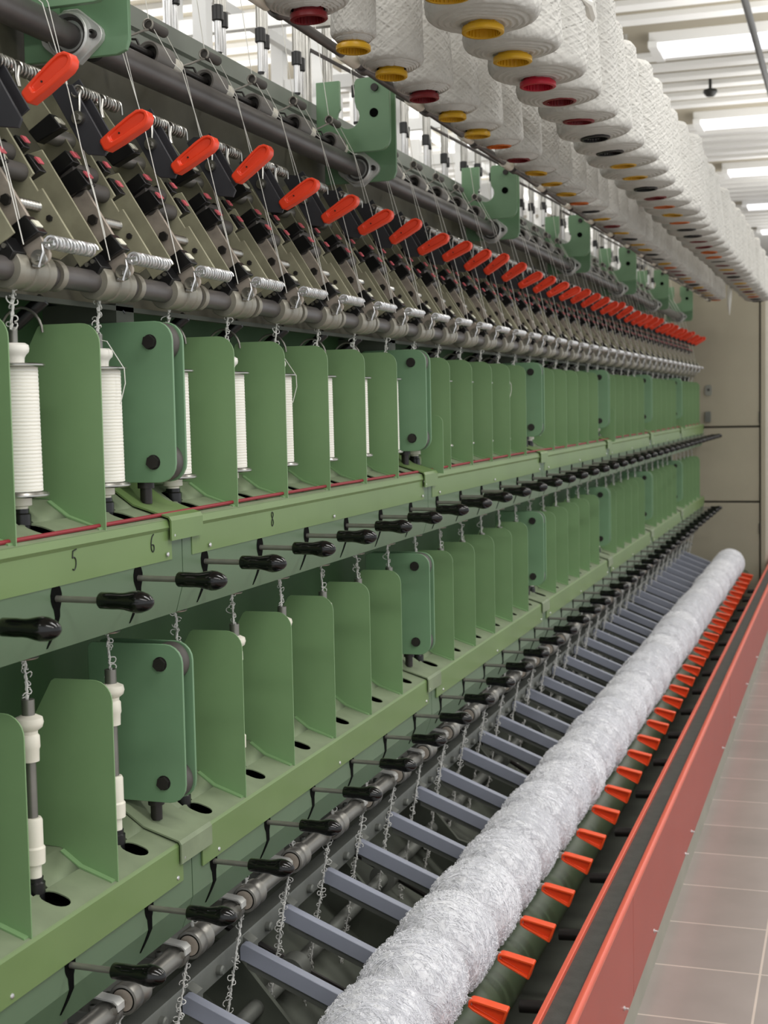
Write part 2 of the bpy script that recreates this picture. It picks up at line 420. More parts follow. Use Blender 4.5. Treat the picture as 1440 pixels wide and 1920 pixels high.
Y0, Y1 = 1.02, 10.79
BRK = [2, 8, 14, 20, 26, 32]                    # partition positions taken by a roller bracket
def shelf(name, zf, label, upper):
    """zf: height of the front edge of the deck"""
    o0 = (-1.2, 1.0, zf - .2)
    t = thing('spindle_shelf', o0, label, 'machine shelf')
    A = (-1.066, zf); B = (-1.128, zf + .020); C = (-1.166, zf + .047); D = (-1.30, zf + .050)
    dk = MB(); m0 = -3
    for m in range(m0, NC):
        y = YC(m); slot_cell(dk, A, B, y - S / 2, y + S / 2, y, .016, .064, .0185, .002)
    obj('deck', dk, GREEND, t, o0, smooth=20)
    obj('slot_shade_sheet', MB().sheet([(-1.072, zf - .016), (-1.14, zf - .006), (-1.29, zf + .03)], Y0, Y1, .002), SLOT, t, o0)  # added black sheet, paints the shade seen through the deck slots
    # rear of the deck: ramps between spindle holes
    rd = MB()
    for m in range(m0, NC):
        y = YC(m)
        for ya, yb in ((y - S / 2, y - .02), (y + .02, y + S / 2)): rd.sheet([B, C, D], ya, yb, .002)
        rd.sheet([(-1.152, zf + .037), C, D], y - .02, y + .02, .002)
    obj('rear_ramp', rd, GREEND, t, o0, smooth=20)
    # front band, in lengths that meet at the roller brackets
    cuts = [Y0] + [YP(n) + .01 for n in BRK] + [Y1]
    for a, b in zip(cuts[:-1], cuts[1:]):
        if upper: pr = [(-1.067, zf + .001), (-1.0625, zf - .012), (-1.066, zf - .018), (-1.066, zf - .066)]
        else: pr = [(-1.067, zf + .001), (-1.0635, zf - .004), (-1.0635, zf - .066)]
        obj('front_band', MB().sheet(pr, a + .035 if a > Y0 else a, b - .04 if b < Y1 else b, -.003), GREENF, t, o0, smooth=20)
        if upper: sk = [(-1.0675, zf - .022), (-1.0675, zf - .110), (-1.082, zf - .160)]
        else: sk = [(-1.0675, zf - .022), (-1.0675, zf - .108), (-1.089, zf - .166)]
        obj('skirt', MB().sheet(sk, a + .0015, b - .0015, -.003), GREENS, t, o0, smooth=20)
        for yy in (a + .10, b - .06, (a + b) / 2):
            obj('rivet', MB().lathe([(.004, 0), (.0035, .0015), (.0012, .0024)], (-1.0635, yy, zf - .056), (1, 0, 0), 10), CHROME, t, o0)
    for n in BRK:                                # lapped joint strap over the deck beside each bracket
        ya, yb = YP(n) - .045, YP(n) + .072
        e = .003
        pr = [(-1.18, zf + .052 + e), (C[0], C[1] + e), (B[0], B[1] + e), (-1.0635, zf + e), (-1.0605, zf - .002), (-1.0605, zf - .034)]
        obj('joint_strap', MB().sheet(pr, ya, yb, .003), GREENF if upper else GREEND, t, o0, smooth=20)
        obj('strap_screw', MB().lathe([(.006, 0), (.0055, .002), (.002, .003)], (-1.0605, ya + .012, zf - .026), (1, 0, 0), 12), CHROME, t, o0)
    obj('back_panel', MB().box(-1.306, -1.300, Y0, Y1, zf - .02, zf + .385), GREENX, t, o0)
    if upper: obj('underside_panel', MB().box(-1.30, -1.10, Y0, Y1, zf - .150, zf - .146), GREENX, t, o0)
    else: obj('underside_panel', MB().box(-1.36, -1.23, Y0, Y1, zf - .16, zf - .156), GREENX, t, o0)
    # partition plates
    top = zf + (.313 if not upper else .312)
    pl = [(-1.207, zf + .05), (-1.166, zf + .0475), (-1.128, zf + .0205), (-1.067, zf + .0005)]
    r = .032
    arc = [(-1.067 - r + r * math.cos(a), top - r + r * math.sin(a)) for a in [PI / 2 * i / 7 for i in range(8)]]
    pl += arc + [(-1.166, top), (-1.172, top - .004), (-1.204, top - .060), (-1.207, top - .068)]
    pm = MB().prism(pl, YP(0) - .0012, YP(0) + .0012)
    pm.prism([(-1.16, zf + .046), (-1.128, zf + .0235), (-1.072, zf + .0045), (-1.072, zf + .0015), (-1.128, zf + .0205), (-1.16, zf + .043)], YP(0) - .012, YP(0))
    pme = pm.mesh('partition_plate', GREEN, (o0[0], YP(0), o0[2]))
    for n in range(-2, NC):
        if n in BRK: continue
        o = obj('partition_plate', pme, GREEN, t); o.location = (0, YP(n) - o0[1], 0)
        bv = MATS  # plates share one mesh
    if upper:                                    # short guard plates in front
        for n in (8, 20, 32):
            y = YP(n) + .03
            g = rrect(0, .205, zf + .003, zf + .152, (0, 0, .022, .022))
            mm = MB(); mm.add([(-1.062, y - .105 + a, b) for a, b in g] + [(-1.0595, y - .105 + a, b) for a, b in g],
                              [tuple(range(len(g)))[::-1], tuple(range(len(g), 2 * len(g)))] + [(i, (i + 1) % len(g), (i + 1) % len(g) + len(g), i + len(g)) for i in range(len(g))])
            gp = [(-1.11, zf + .02), (-1.0605, zf + .003), (-1.0605, zf + .152), (-1.075, zf + .156), (-1.095, zf + .150), (-1.10, zf + .13), (-1.09, zf + .11)]
            obj('guard_plate', MB().prism(rrect(-1.108, -1.046, zf - .004, zf + .152, (0, 0, .02, .006)), y + .058, y + .0605), GREEN, t, o0)
    # black patches on the skirt painting the dark inside each lever slot
    lz = (zf - .082) if upper else (zf - .074)
    lev = [(.0195, -.001, .001), (.0175, -.0075, .0075), (.013, -.0115, .0115), (.005, -.0145, .0145), (-.004, -.0140, .0140), (-.010, -.0115, .0115), (-.017, -.0070, .0085),
           (zf - .110 - lz, -.0045, .0078), (-.040, -.0040, .0066), (-.052, -.0052, .0036), (-.063, -.0080, -.0012), (-.072, -.0100, -.0072)]
    lev = sorted(lev, reverse=True)
    def skx(z):
        return -1.0672 if z > zf - .110 else (-1.0672 - (zf - .110 - z) * (.0145 / .05 if upper else .0215 / .058))
    vs = []; fs = []
    for dx in (.0006, -.002):
        for b, l_, r_ in lev: vs += [(skx(lz + b) + dx, YC(0) - .026 + l_, lz + b), (skx(lz + b) + dx, YC(0) - .026 + r_, lz + b)]
    nl = len(lev); o_ = 2 * nl
    for i in range(nl - 1):
        a, b, c, d = 2 * i, 2 * i + 1, 2 * i + 3, 2 * i + 2
        fs += [(a, b, c, d), (a + o_, d + o_, c + o_, b + o_), (a, d, d + o_, a + o_), (b, b + o_, c + o_, c)]
    fs += [(0, o_, o_ + 1, 1), (o_ - 2, o_ - 1, 2 * o_ - 1, 2 * o_ - 2)]
    sm = MB().add(vs, fs)
    sme = sm.mesh('lever_slot_shade', SLOT, (o0[0], YC(0), o0[2]), smooth=0)
    for m in range(-2, NC):
        o = obj('lever_slot_shade', sme, SLOT, t); o.location = (0, YC(m) - o0[1], 0)
    # spindle bases standing in the slots
    sb = MB().lathe([(.0135, -.05), (.0135, .005), (.0150, .006), (.0150, .022), (.0125, .024), (.0125, .030)], (-1.137, YC(0), zf + .012), n=20)
    sbe = sb.mesh('spindle_base', BLACK, (o0[0], YC(0), o0[2]))
    for m in range(-2, NC):
        o = obj('spindle_base', sbe, BLACK, t); o.location = (0, YC(m) - o0[1], 0)
    if upper:
        ring = MB().lathe([(.006, -.004), (.020, -.002), (.021, 0), (.020, .002), (.006, .004)], (-1.14, YC(0), zf - .174), n=24).cyl((-1.14, YC(0), zf - .15), (-1.14, YC(0), zf - .172), .009, 12)
        rme = ring.mesh('yarn_ring', STEEL, (o0[0], YC(0), o0[2]))
        hk = MB().tube([(-1.225 + .033 * (1 - math.cos(a)), YC(0) + .10 + .01 * i / 10, zf + .300 + .038 * math.sin(a)) for i, a in enumerate([PI * j / 12 for j in range(13)])], .0022, 8)
        hme = hk.mesh('guide_hook', WIREG, (o0[0], YC(0), o0[2]))
        nz = MB().cyl((-1.21, YC(0) + .115, zf + .312), (-1.165, YC(0) + .13, zf + .352), .011, 16, bevel=.002)
        nme = nz.mesh('suction_nozzle', BLACK, (o0[0], YC(0), o0[2]))
        for m in range(-1, NC):
            for nm, me, mt in (('yarn_ring', rme, STEEL), ('guide_hook', hme, WIREG), ('suction_nozzle', nme, BLACK)):
                o = obj(nm, me, mt, t); o.location = (0, YC(m) - o0[1], 0)
        # handwritten spindle numbers on the band
        glyph = {'5': [[(.008, .0155), (-.002, .0135), (-.0025, .0135)], [(-.002, .0135), (-.0035, .005), (-.0036, .0035)], [(-.0036, .0038), (.001, .005), (.006, .001), (.0055, -.009), (.001, -.0145), (-.004, -.0125)]],
                 '6': [[(.005, .015), (-.001, .012), (-.005, .002), (-.004, -.010), (.002, -.014), (.006, -.008), (.004, -.001), (-.003, -.002)]],
                 '8': [[(0, .001), (.005, .006), (.003, .013), (-.003, .013), (-.005, .007), (0, .001), (.005, -.006), (.002, -.014), (-.004, -.013), (-.005, -.006), (0, .001)]]}
        for ch, y in (('5', 1.768), ('6', 2.008), ('8', 2.500)):
            mb = MB()
            for stv in glyph[ch]:
                pts = [Vector((-1.0655, y + a, zf - .034 + b)) for a, b in stv]
                # smooth the pen stroke
                for _ in range(2):
                    q = [pts[0]]
                    for i in range(len(pts) - 1): q += [pts[i].lerp(pts[i + 1], .25), pts[i].lerp(pts[i + 1], .75)]
                    pts = q + [pts[-1]]
                mb.tube(pts, .0011, 5)
            obj('handwritten_number', mb, INK, t, o0, label='handwritten black %s on the green band' % ch)
    return t

UZ, LZ = -.178, -.720
shelf('upper', UZ, 'upper green spindle shelf with tall partition plates, holding white bobbins', True)
shelf('lower', LZ, 'lower green spindle shelf with tall partition plates, above the blue-grey arms', False)

tag(obj('cord', MB().tube([(-1.078, y, UZ + .0085 + .0015 * math.sin(y * 3)) for y in [1.05 + i * .2 for i in range(49)]], .0032, 8), CORD, None, (-1.078, 1.05, UZ)),
    'dark red cord lying along the upper green shelf', 'cord')

# roller brackets
def make_bracket(zlo, zhi, label):
    o0 = (-1.09, YP(2), zlo)
    t = thing('roller_bracket', o0, label, 'bracket', 'green roller brackets between the plates')
    y = YP(2); r = .032
    for a in (y - .021, y + .017):
        obj('side_plate', MB().prism(rrect(-1.235, -1.057, zlo, zhi, (.012, r, r, .012)), a - .0025, a + .0025), GREENB, t, o0, bevel=.0012)
    for zc in (zhi - .034, zlo + .034):
        obj('roller', MB().lathe([(.010, -.017), (.031, -.016), (.0335, -.012), (.0335, .012), (.031, .016), (.010, .017)], (-1.0935, y - .002, zc), (0, 1, 0), 28), RUBBER, t, o0)
        b = MB(); hexbolt(b, (-1.098, y - .0235, zc), .0115, .007); b.cyl((-1.098, y - .0235, zc), (-1.098, y - .0245, zc), .0125, 18)
        obj('bolt', b, BOLT, t, o0)
    obj('mounting_post', MB().cyl((-1.125, y - .002, zlo - .036), (-1.125, y - .002, zlo + .004), .010, 18).cyl((-1.125, y - .002, zlo - .010), (-1.125, y - .002, zlo + .002), .014, 18), BOLT, t, o0)
    return t
for zlo, zhi, row in ((UZ + .060, UZ + .326, 'upper'), (LZ + .062, LZ + .332, 'lower')):
    pr = make_bracket(zlo, zhi, '%s green double-plate bracket with two bolts, %s shelf, nearest the camera' % ('bluish', row))
    for i in range(1, 6):
        dup(pr, dy=1.44 * i, label='bluish green double-plate bracket with two bolts, %s along the %s shelf' % (ORD[i], row))

# bobbins on the upper shelf
def make_bobbin():
    o0 = (-1.137, YC(0), UZ + .055)
    t = thing('bobbin', o0, 'white wound bobbin behind the first green plate of the upper shelf', 'bobbin', 'white bobbins on the upper shelf')
    c = (-1.137, YC(0), 0)
    pro = [(.030, -.112)] + [(.0335 + .00035 * math.sin(i * 2.1) - .0012 * i / 90, -.110 + .176 * i / 90) for i in range(91)] + [(.030, .0665)]
    obj('yarn', MB().lathe(pro, c, n=40), BOBYARN, t, o0)
    obj('flange', MB().lathe([(.012, .066), (.0405, .067), (.0425, .0685), (.0425, .0705), (.040, .072), (.012, .073)], c, n=40), STEEL, t, o0)
    obj('flange', MB().lathe([(.012, -.119), (.040, -.119), (.0425, -.117), (.0425, -.115), (.040, -.112), (.012, -.112)], c, n=40), STEEL, t, o0)
    obj('knob', MB().lathe([(.014, .072), (.0145, .080), (.0165, .084), (.0205, .088), (.0215, .093), (.0205, .098), (.016, .101), (.006, .1015)], c, n=28), WHITEP, t, o0)
    obj('spindle_tip', MB().cyl((-1.137, YC(0), .100), (-1.137, YC(0), .124), .006, 14), STEELD, t, o0)
    obj('foot', MB().lathe([(.017, -.119), (.017, -.131), (.011, -.133), (.011, -.152)], c, n=24), CREAM, t, o0)
    return t
bb = make_bobbin()
for m in range(1, NC):
    dup(bb, dy=S * m, label='white wound bobbin on the upper shelf, %s from the camera end' % ORD[m])
# loose thread ends hanging on two bobbins
for y, cells in ((YC(1), 'second'), (YC(4), 'fifth'), (YC(12), 'thirteenth')):
    tag(obj('thread_tail', MB().tube([(-1.137, y, .115), (-1.12, y - .005, .112), (-1.088, y - .01, .068), (-1.087, y - .01, .045), (-1.096, y - .012, .012)], .0008, 5), THREAD, None, (-1.137, y, .115)),
        'white thread tail looped over the %s upper bobbin' % cells, 'thread', 'loose thread tails')

# almost empty spindles on the lower shelf
def make_spindle():
    o0 = (-1.137, YC(0), LZ + .04)
    t = thing('bare_spindle', o0, 'bare steel spindle with white collars, lower shelf, nearest the camera', 'spindle', 'bare spindles on the lower shelf')
    c = (-1.137, YC(0), LZ)
    obj('shaft', MB().cyl((c[0], c[1], LZ + .13), (c[0], c[1], LZ + .235), .0085, 18), STEELD, t, o0)
    obj('lower_collar', MB().lathe([(.0105, .040), (.0105, .062), (.0165, .063), (.017, .086), (.0145, .089), (.0145, .127), (.0125, .131), (.006, .1315)], c, n=24), CREAM, t, o0)
    obj('upper_collar', MB().lathe([(.008, .213), (.0135, .215), (.014, .232), (.0155, .236), (.015, .252), (.0125, .255), (.0128, .260), (.0195, .265), (.0215, .272), (.020, .279), (.012, .283), (.006, .2835)], c, n=28), CREAM, t, o0)
    obj('tip', MB().cyl((c[0], c[1], LZ + .282), (c[0], c[1], LZ + .306), .0095, 18), STEELD, t, o0)
    return t
bs = make_spindle()
for m in range(1, NC):
    dup(bs, dy=S * m, label='bare steel spindle with white collars, lower shelf, %s from the camera' % ORD[m])

# levers
def make_lever(z, row):
    o0 = (-1.067, YC(0) - .026, z)
    t = thing('lever', o0, 'x', 'lever', 'black-gripped levers on the %s skirt' % row)
    y = YC(0) - .026
    obj('rod', MB().cyl((-1.10, y, z), (-.985, y, z - .001), .0048, 12), BOLT if False else STEELD, t, o0)
    pro = [(.003, 0), (.0105, .0008), (.0118, .003), (.0120, .026), (.0116, .036), (.0122, .046), (.0148, .060), (.0158, .068), (.0150, .077), (.0122, .086), (.0088, .0925), (.0050, .0965), (.0015, .098)]
    obj('grip', MB().lathe([(r_, h_ * .86) for r_, h_ in pro], (-.998, y, z - .0008), (1, 0, -.012), 26), BLACKG, t, o0)
    return t
for z, row in ((UZ - .083, 'upper'), (LZ - .073, 'lower')):
    lv = make_lever(z, row)
    first = -1 if row == 'upper' else 0
    lv.location.y = YC(first) - .026
    lv['label'] = 'black-gripped steel lever on the %s green skirt, nearest the camera' % row
    for m in range(first + 1, NC):
        dup(lv, dy=S * (m - first), label='black-gripped steel lever on the %s green skirt, %s from the near end' % (row, ORD[m - first]))

# ================================================================== bouclé strands
def boucle(length, lean, rnd, r=.0020):
    """fancy yarn hanging from its origin: a wavy core with random curls"""
    mb = MB(); n = int(length / .004) + 2
    pts = []
    for i in range(n):
        s = i / (n - 1); pts.append(Vector((lean[0] * s + rnd.uniform(-1, 1) * .0012, lean[1] * s + rnd.uniform(-1, 1) * .0012, -length * s)))
    mb.tube(pts, [r * rnd.uniform(.7, 1.5) for _ in pts], 5)
    for p in pts[1:-1]:
        if rnd.random() < .75:
            R = rnd.uniform(.003, .0062) * (1 if rnd.random() < .8 else 1.3); ax = Vector((rnd.uniform(-1, 1), rnd.uniform(-1, 1), rnd.uniform(-.4, .4))).normalized()
            u = ax.cross(Vector((0, 0, 1))).normalized(); w = ax.cross(u); c = p + u * R * .8
            m = 9; a0 = rnd.uniform(0, 6)
            mb.tube([c + (u * math.cos(a0 + 2 * PI * j / m * .95) * R + w * math.sin(a0 + 2 * PI * j / m * .95) * R * rnd.uniform(.7, 1)) for j in range(m)], .00095, 4)
    return mb
rb = random.Random(3)
def strands(name, variants, x, z, m0, m1, label, group, dy=0):
    mes = [v.mesh(name, BOUCLE, (0, 0, 0), smooth=60) for v in variants]
    for i, m in enumerate(range(m0, m1)):
        o = bpy.data.objects.new(name, mes[i % len(mes)]); col.objects.link(o)
        o.location = (x, YC(m) + dy, z + H0); o.rotation_euler = (0, 0, 0)
        tag(o, label % ORD[i], 'yarn', group)
strands('boucle_strand', [boucle(.085, (-.012, .004), rb) for _ in range(4)], -1.125, .205, 0, NC,
        'curly grey yarn running down onto an upper bobbin, %s from the camera', 'curly yarns above the upper bobbins', -.01)
strands('boucle_strand', [boucle(.085, (.003, 0), rb) for _ in range(4)], -1.14, -.345, 0, NC,
        'curly grey yarn dropping from the upper skirt, %s from the camera', 'curly yarns below the upper skirt')
strands('boucle_strand', [boucle(.48, (-.085, .0), rb) for _ in range(5)], -1.124, -.955, 1, NC,
        'curly grey yarn falling from the lower rollers, %s from the camera', 'curly yarns between the grey arms', -.02)
strands('boucle_strand', [boucle(.07, (.002, 0), rb) for _ in range(3)], -1.128, -.872, 1, NC,
        'short curly yarn entering the lower roller, %s from the camera', 'short curly yarns above the lower rollers')

# ================================================================== drafting zone
sdir = (-.53, .85); ndir = (.85, .53)
def quad(*p): return list(p)
CLAMP = [(-1.1556, .2225), (-1.1438, .2334), (-1.1188, .2469), (-1.1028, .2248), (-1.1088, .2153), (-1.1224, .2028), (-1.1334, .2099), (-1.1400, .2085), (-1.1424, .2140)]
SCREWS = ((-1.1440, .2235), (-1.1271, .2285), (-1.1170, .2330))
def make_unit():
    o0 = (-1.12, YC(0), .20); y = YC(0)
    t = thing('drafting_unit', o0, 'x', 'drafting unit', 'drafting units with orange-red handles')
    # pressure bar with bolts
    bar = oriented((-1.143, .305), sdir, .225, .036, .012)
    obj('pressure_bar', MB().prism(bar, y, y + .006), BAR, t, o0, bevel=.001)
    obj('olive_plate', MB().prism([(-1.105, .225), (-1.075, .243), (-1.130, .330), (-1.137, .326), (-1.150, .347), (-1.143, .352), (-1.215, .468), (-1.262, .438), (-1.19, .323), (-1.184, .327), (-1.168, .302), (-1.175, .297), (-1.14, .235)], y + .078, y + .083), OLIVE, t, o0, bevel=.001)
    obj('olive_plate', MB().prism([(-1.19, .33), (-1.155, .352), (-1.235, .482), (-1.29, .56), (-1.33, .54), (-1.275, .455)], y + .045, y + .050), OLIVE, t, o0, bevel=.001)
    obj('olive_plate', MB().prism([(-1.14, .225), (-1.10, .25), (-1.20, .41), (-1.25, .40)], y - .045, y - .041), OLIVE, t, o0, bevel=.001)
    b = MB(); hexbolt(b, (-1.139, y, .303), .0085, .006); hexbolt(b, (-1.118, y + .078, .285), .005, .004); hexbolt(b, (-1.19, y + .078, .40), .005, .004)
    obj('bar_bolt', b, BOLT, t, o0)
    rod = [(.0072 + .0011 * math.cos(PI * i), .072 * i / 18) for i in range(19)]
    obj('threaded_spacer', MB().lathe(rod, (-1.139, y + .006, .303), (0, 1, 0), 16), CREAM if False else STEEL, t, o0)
    # lower end: round washer and bolt with coil spring
    obj('end_bolt', hexbolt(MB().cyl((-1.088, y - .006, .218), (-1.088, y, .218), .0125, 22).cyl((-1.088, y - .009, .218), (-1.088, y - .006, .218), .0095, 20), (-1.088, y - .009, .218), .0058, .005), STEEL, t, o0)
    sp = coil((-1.072, y - .004, .240), (-1.072, y + .118, .240), .0088, .0011, 13, 12)
    tail = [Vector((-1.072, y - .006, .240)) + Vector((-.0088, 0, -.002)), Vector((-1.078, y - .008, .226)), Vector((-1.086, y - .008, .206)), Vector((-1.096, y - .007, .208))]
    obj('coil_spring', MB().tube(tail[::-1] + sp, .0022, 6), CHROME, t, o0)
    # black clamp at the front roller
    obj('roller_clamp', MB().prism([(-1.144, .2535), (-1.128, .2285), (-1.0795, .2535), (-1.1025, .2785)], y - .014, y + .010), BLACK, t, o0, bevel=.002)
    obj('roller_clamp_label', MB().prism(oriented((-1.0905, .2665), (-.68, .73), .013, .003, .001), y - .010, y + .006), CORKY, t, o0)
    obj('clamp_bracket', MB().prism(CLAMP, y - .044, y - .036).prism([CLAMP[1], CLAMP[2], CLAMP[3], CLAMP[4]], y - .036, y - .010), BLACK, t, o0, bevel=.001)
    b = MB()
    for px, pz in SCREWS: b.cyl((px, y - .047, pz), (px, y - .044, pz), .0036, 12)
    obj('clamp_screw', b, STEEL, t, o0)
    # two stacked black cradles with pink labels, near side and far side
    for ya, yb, sh in ((y - .013, y + .009, 0), (y + .088, y + .106, .004)):
        for pts, lc in (([(-1.214, .391), (-1.205, .368), (-1.163, .394), (-1.178, .413)], (-1.168, .405)),
                        ([(-1.203, .362), (-1.184, .336), (-1.137, .357), (-1.159, .384)], (-1.146, .3725))):
            obj('cradle_block', MB().prism(pts, ya, yb), BLACK, t, o0, bevel=.0015)
            obj('cradle_label', MB().prism(oriented((lc[0] + .0015, lc[1] + .001), (-.63, .77), .013, .003, .001), ya + .003, yb - .003), PINK, t, o0)
    obj('cradle_side', MB().prism([(-1.225, .375), (-1.19, .325), (-1.178, .332), (-1.212, .385)], y - .008, y - .001), BLACK, t, o0, bevel=.001)
    b = MB()
    for px, pz in ((-1.215, .372), (-1.20, .348), (-1.188, .335)): b.cyl((px, y - .011, pz), (px, y - .008, pz), .003, 10)
    obj('cradle_screw', b, STEELD, t, o0)
    obj('top_roller', MB().cyl((-1.185, y - .003, .385), (-1.185, y + .088, .385), .014, 18).cyl((-1.165, y - .003, .355), (-1.165, y + .088, .355), .014, 18), RUBBER, t, o0)
    # upper black block with pale end
    obj('upper_block', MB().prism([(-1.245, .447), (-1.229, .428), (-1.183, .4485), (-1.204, .4725)], y - .012, y + .010), BLACK, t, o0, bevel=.002)
    obj('upper_block_label', MB().prism(oriented((-1.1925, .461), (-.66, .75), .013, .003, .001), y - .009, y + .007), CORKY, t, o0)
    obj('back_roller', MB().cyl((-1.225, y, .445), (-1.225, y + .10, .445), .014, 18), STEELD, t, o0)
    # weighting arm, handle, torsion spring
    arm = [(-1.205, .508), (-1.190, .518), (-1.165, .514), (-1.106, .412), (-1.112, .400), (-1.142, .404), (-1.150, .412)]
    obj('weighting_arm', MB().prism(arm, y - .006, y - .001), DARKA, t, o0, bevel=.001)
    arm2 = [(-1.200, .512), (-1.170, .530), (-1.112, .432), (-1.140, .414)]
    obj('weighting_arm', MB().prism(arm2, y + .024, y + .028), DARKA, t, o0, bevel=.001)
    obj('arm_bolt', hexbolt(MB().cyl((-1.154, y - .014, .461), (-1.154, y - .006, .461), .0105, 22), (-1.154, y - .014, .461), .0062, .004), STEEL, t, o0)
    sp1 = coil((-1.158, y - .008, .503), (-1.158, y + .050, .503), .0092, .001, 7, 12); sp2 = coil((-1.158, y + .060, .503), (-1.158, y + .120, .503), .0092, .001, 7, 12)
    mb = MB().tube([(-1.150, y - .012, .470), (-1.150, y - .011, .495)] + sp1 + [(-1.150, y + .052, .485), (-1.146, y + .052, .472)], .0021, 6)
    mb.tube([(-1.146, y + .056, .472), (-1.150, y + .058, .488)] + sp2 + [(-1.150, y + .124, .49)], .0021, 6)
    obj('torsion_spring', mb, STEEL, t, o0)
    # handle: tapered rounded bar with a recessed face
    c = Vector((-1.1125, .4130)); e = Vector((-1.0335, .4575)); d = (e - c).normalized(); nn = Vector((-d.y, d.x)); L = (e - c).length
    def hp(u, v): q = c + d * u + nn * v; return (q.x, q.y)
    out = [hp(0, -.0065), hp(.004, -.0105), hp(.03, -.0130), hp(L - .014, -.0150), hp(L - .005, -.0125), hp(L + .001, -.006), hp(L + .002, .002), hp(L - .003, .010), hp(L - .012, .0145), hp(L - .03, .0150), hp(.02, .0125), hp(.003, .0105), hp(0, .008)]
    def ip(u, v): return hp(.018 + (u - .0) * .74, v * .55 + .002)
    inn = []
    for q in out:
        w = Vector(q) - c; u = w.dot(d); v = w.dot(nn); inn.append(ip(u, v))
    hme = MB().tray(out, inn, y - .014, y + .007, .004)
    h = obj('handle', hme, RED, t, o0, bevel=.0022)
    obj('handle_pin', MB().cyl((hp(.035, .002)[0], y - .0112, hp(.035, .002)[1]), (hp(.035, .002)[0], y - .0095, hp(.035, .002)[1]), .0016, 10), BOLT, h, o0)
    return t
un = make_unit()
un['label'] = 'drafting unit with orange-red handle, nearest the camera at the left edge'
rj = random.Random(11)
units = [un]
for m in range(1, NC):
    u = dup(un, dy=S * m, label='drafting unit with orange-red handle, %s from the camera' % ORD[m]); units.append(u)
# each handle is set a little differently
lift = {0: (.016, .024), 3: (.006, .017)}
tilt = {0: 6, 1: 0, 2: 2, 3: 9, 4: 1, 5: 0}
for m, u in enumerate(units):
    for ch in u.children:
        if ch.name.startswith('handle'):
            a = math.radians(tilt.get(m, rj.uniform(-4, 6)))
            c = Vector((-1.1125 + 1.12, -.004, .413 - .20))
            Rm = Matrix.Rotation(-a, 4, 'Y')
            lx, lz_ = lift.get(m, (0, rj.uniform(-.003, .005) if m > 5 else 0))
            ch.matrix_local = Matrix.Translation(c + Vector((lx, 0, lz_))) @ Rm @ Matrix.Translation(-c)

# front roller: one long shaft with bosses
o0 = (-1.125, 1.0, .20)
t = thing('front_roller', o0, 'long polished steel front roller under the drafting units', 'roller')
obj('shaft', MB().cyl((-1.125, 1.05, .2035), (-1.125, 10.75, .2035), .0175, 28), PIPE, t, o0)
bm_ = MB().lathe([(.0175, -.036), (.0270, -.035), (.0285, -.032), (.0285, -.012), (.0262, -.010), (.0262, .006), (.0285, .008), (.0285, .034), (.0265, .036), (.0265, .040), (.0282, .042), (.0282, .058), (.0175, .060)], (-1.125, YC(0), .2035), (0, 1, 0), 32)
bm_.lathe([(.0175, .085), (.0225, .086), (.0235, .092), (.0235, .098), (.0175, .100)], (-1.125, YC(0), .2035), (0, 1, 0), 30)
bme = bm_.mesh('boss', FRONTR, (o0[0], YC(0), o0[2]))
for m in range(-1, NC):
    o = obj('boss', bme, FRONTR, t); o.location = (0, YC(m) - o0[1], 0)
# roof plate and beam under the front roller, dark back behind the drafting field
o0 = (-1.3, 1.0, .15)
t = thing('drafting_beam', o0, 'grey-green beam and backing sheet carrying the drafting units', 'machine beam')
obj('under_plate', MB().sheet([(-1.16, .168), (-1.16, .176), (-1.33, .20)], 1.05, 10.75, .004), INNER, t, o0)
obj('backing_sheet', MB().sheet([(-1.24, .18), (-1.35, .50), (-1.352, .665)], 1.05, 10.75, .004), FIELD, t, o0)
obj('top_beam', MB().sheet([(-1.358, .655), (-1.345, .665), (-1.345, .745), (-1.352, .750), (-1.345, .755), (-1.345, .795), (-1.365, .803)], 1.05, 10.75, .004), GREENG, t, o0)
for k, n in enumerate([2] + BRK[1:]):
    y = YP(n)
    obj('end_stand', MB().prism([(-1.36, .18), (-1.19, .205), (-1.19, .24), (-1.30, .60), (-1.36, .60)], y + .06, y + .066), OLIVE, t, o0)
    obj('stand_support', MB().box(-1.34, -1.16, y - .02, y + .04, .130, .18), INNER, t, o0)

# dark grey shaft in lengths between the hooked brackets
BY = [2.117 + 1.44 * i for i in range(-1, 7)]
for i in range(7):
    a, b = BY[i], BY[i + 1]
    t = thing('shaft', (-1.243, a, .627), 'dark grey round shaft above the orange-red handles, %s length from the camera' % ORD[i], 'shaft', 'dark grey shaft lengths')
    o0 = (-1.243, a, .627)
    a2 = max(a, 1.1)
    obj('tube', MB().cyl((-1.243, a2 + .07, .627), (-1.243, b - .075, .627), .0255, 28), PIPE, t, o0)
    obj('journal', MB().cyl((-1.243, a2 + .004, .627), (-1.243, a2 + .07, .627), .019, 24), PIPE, t, o0)
    obj('journal', MB().cyl((-1.243, b - .075, .627), (-1.243, b - .004, .627), .021, 24), PIPE, t, o0)

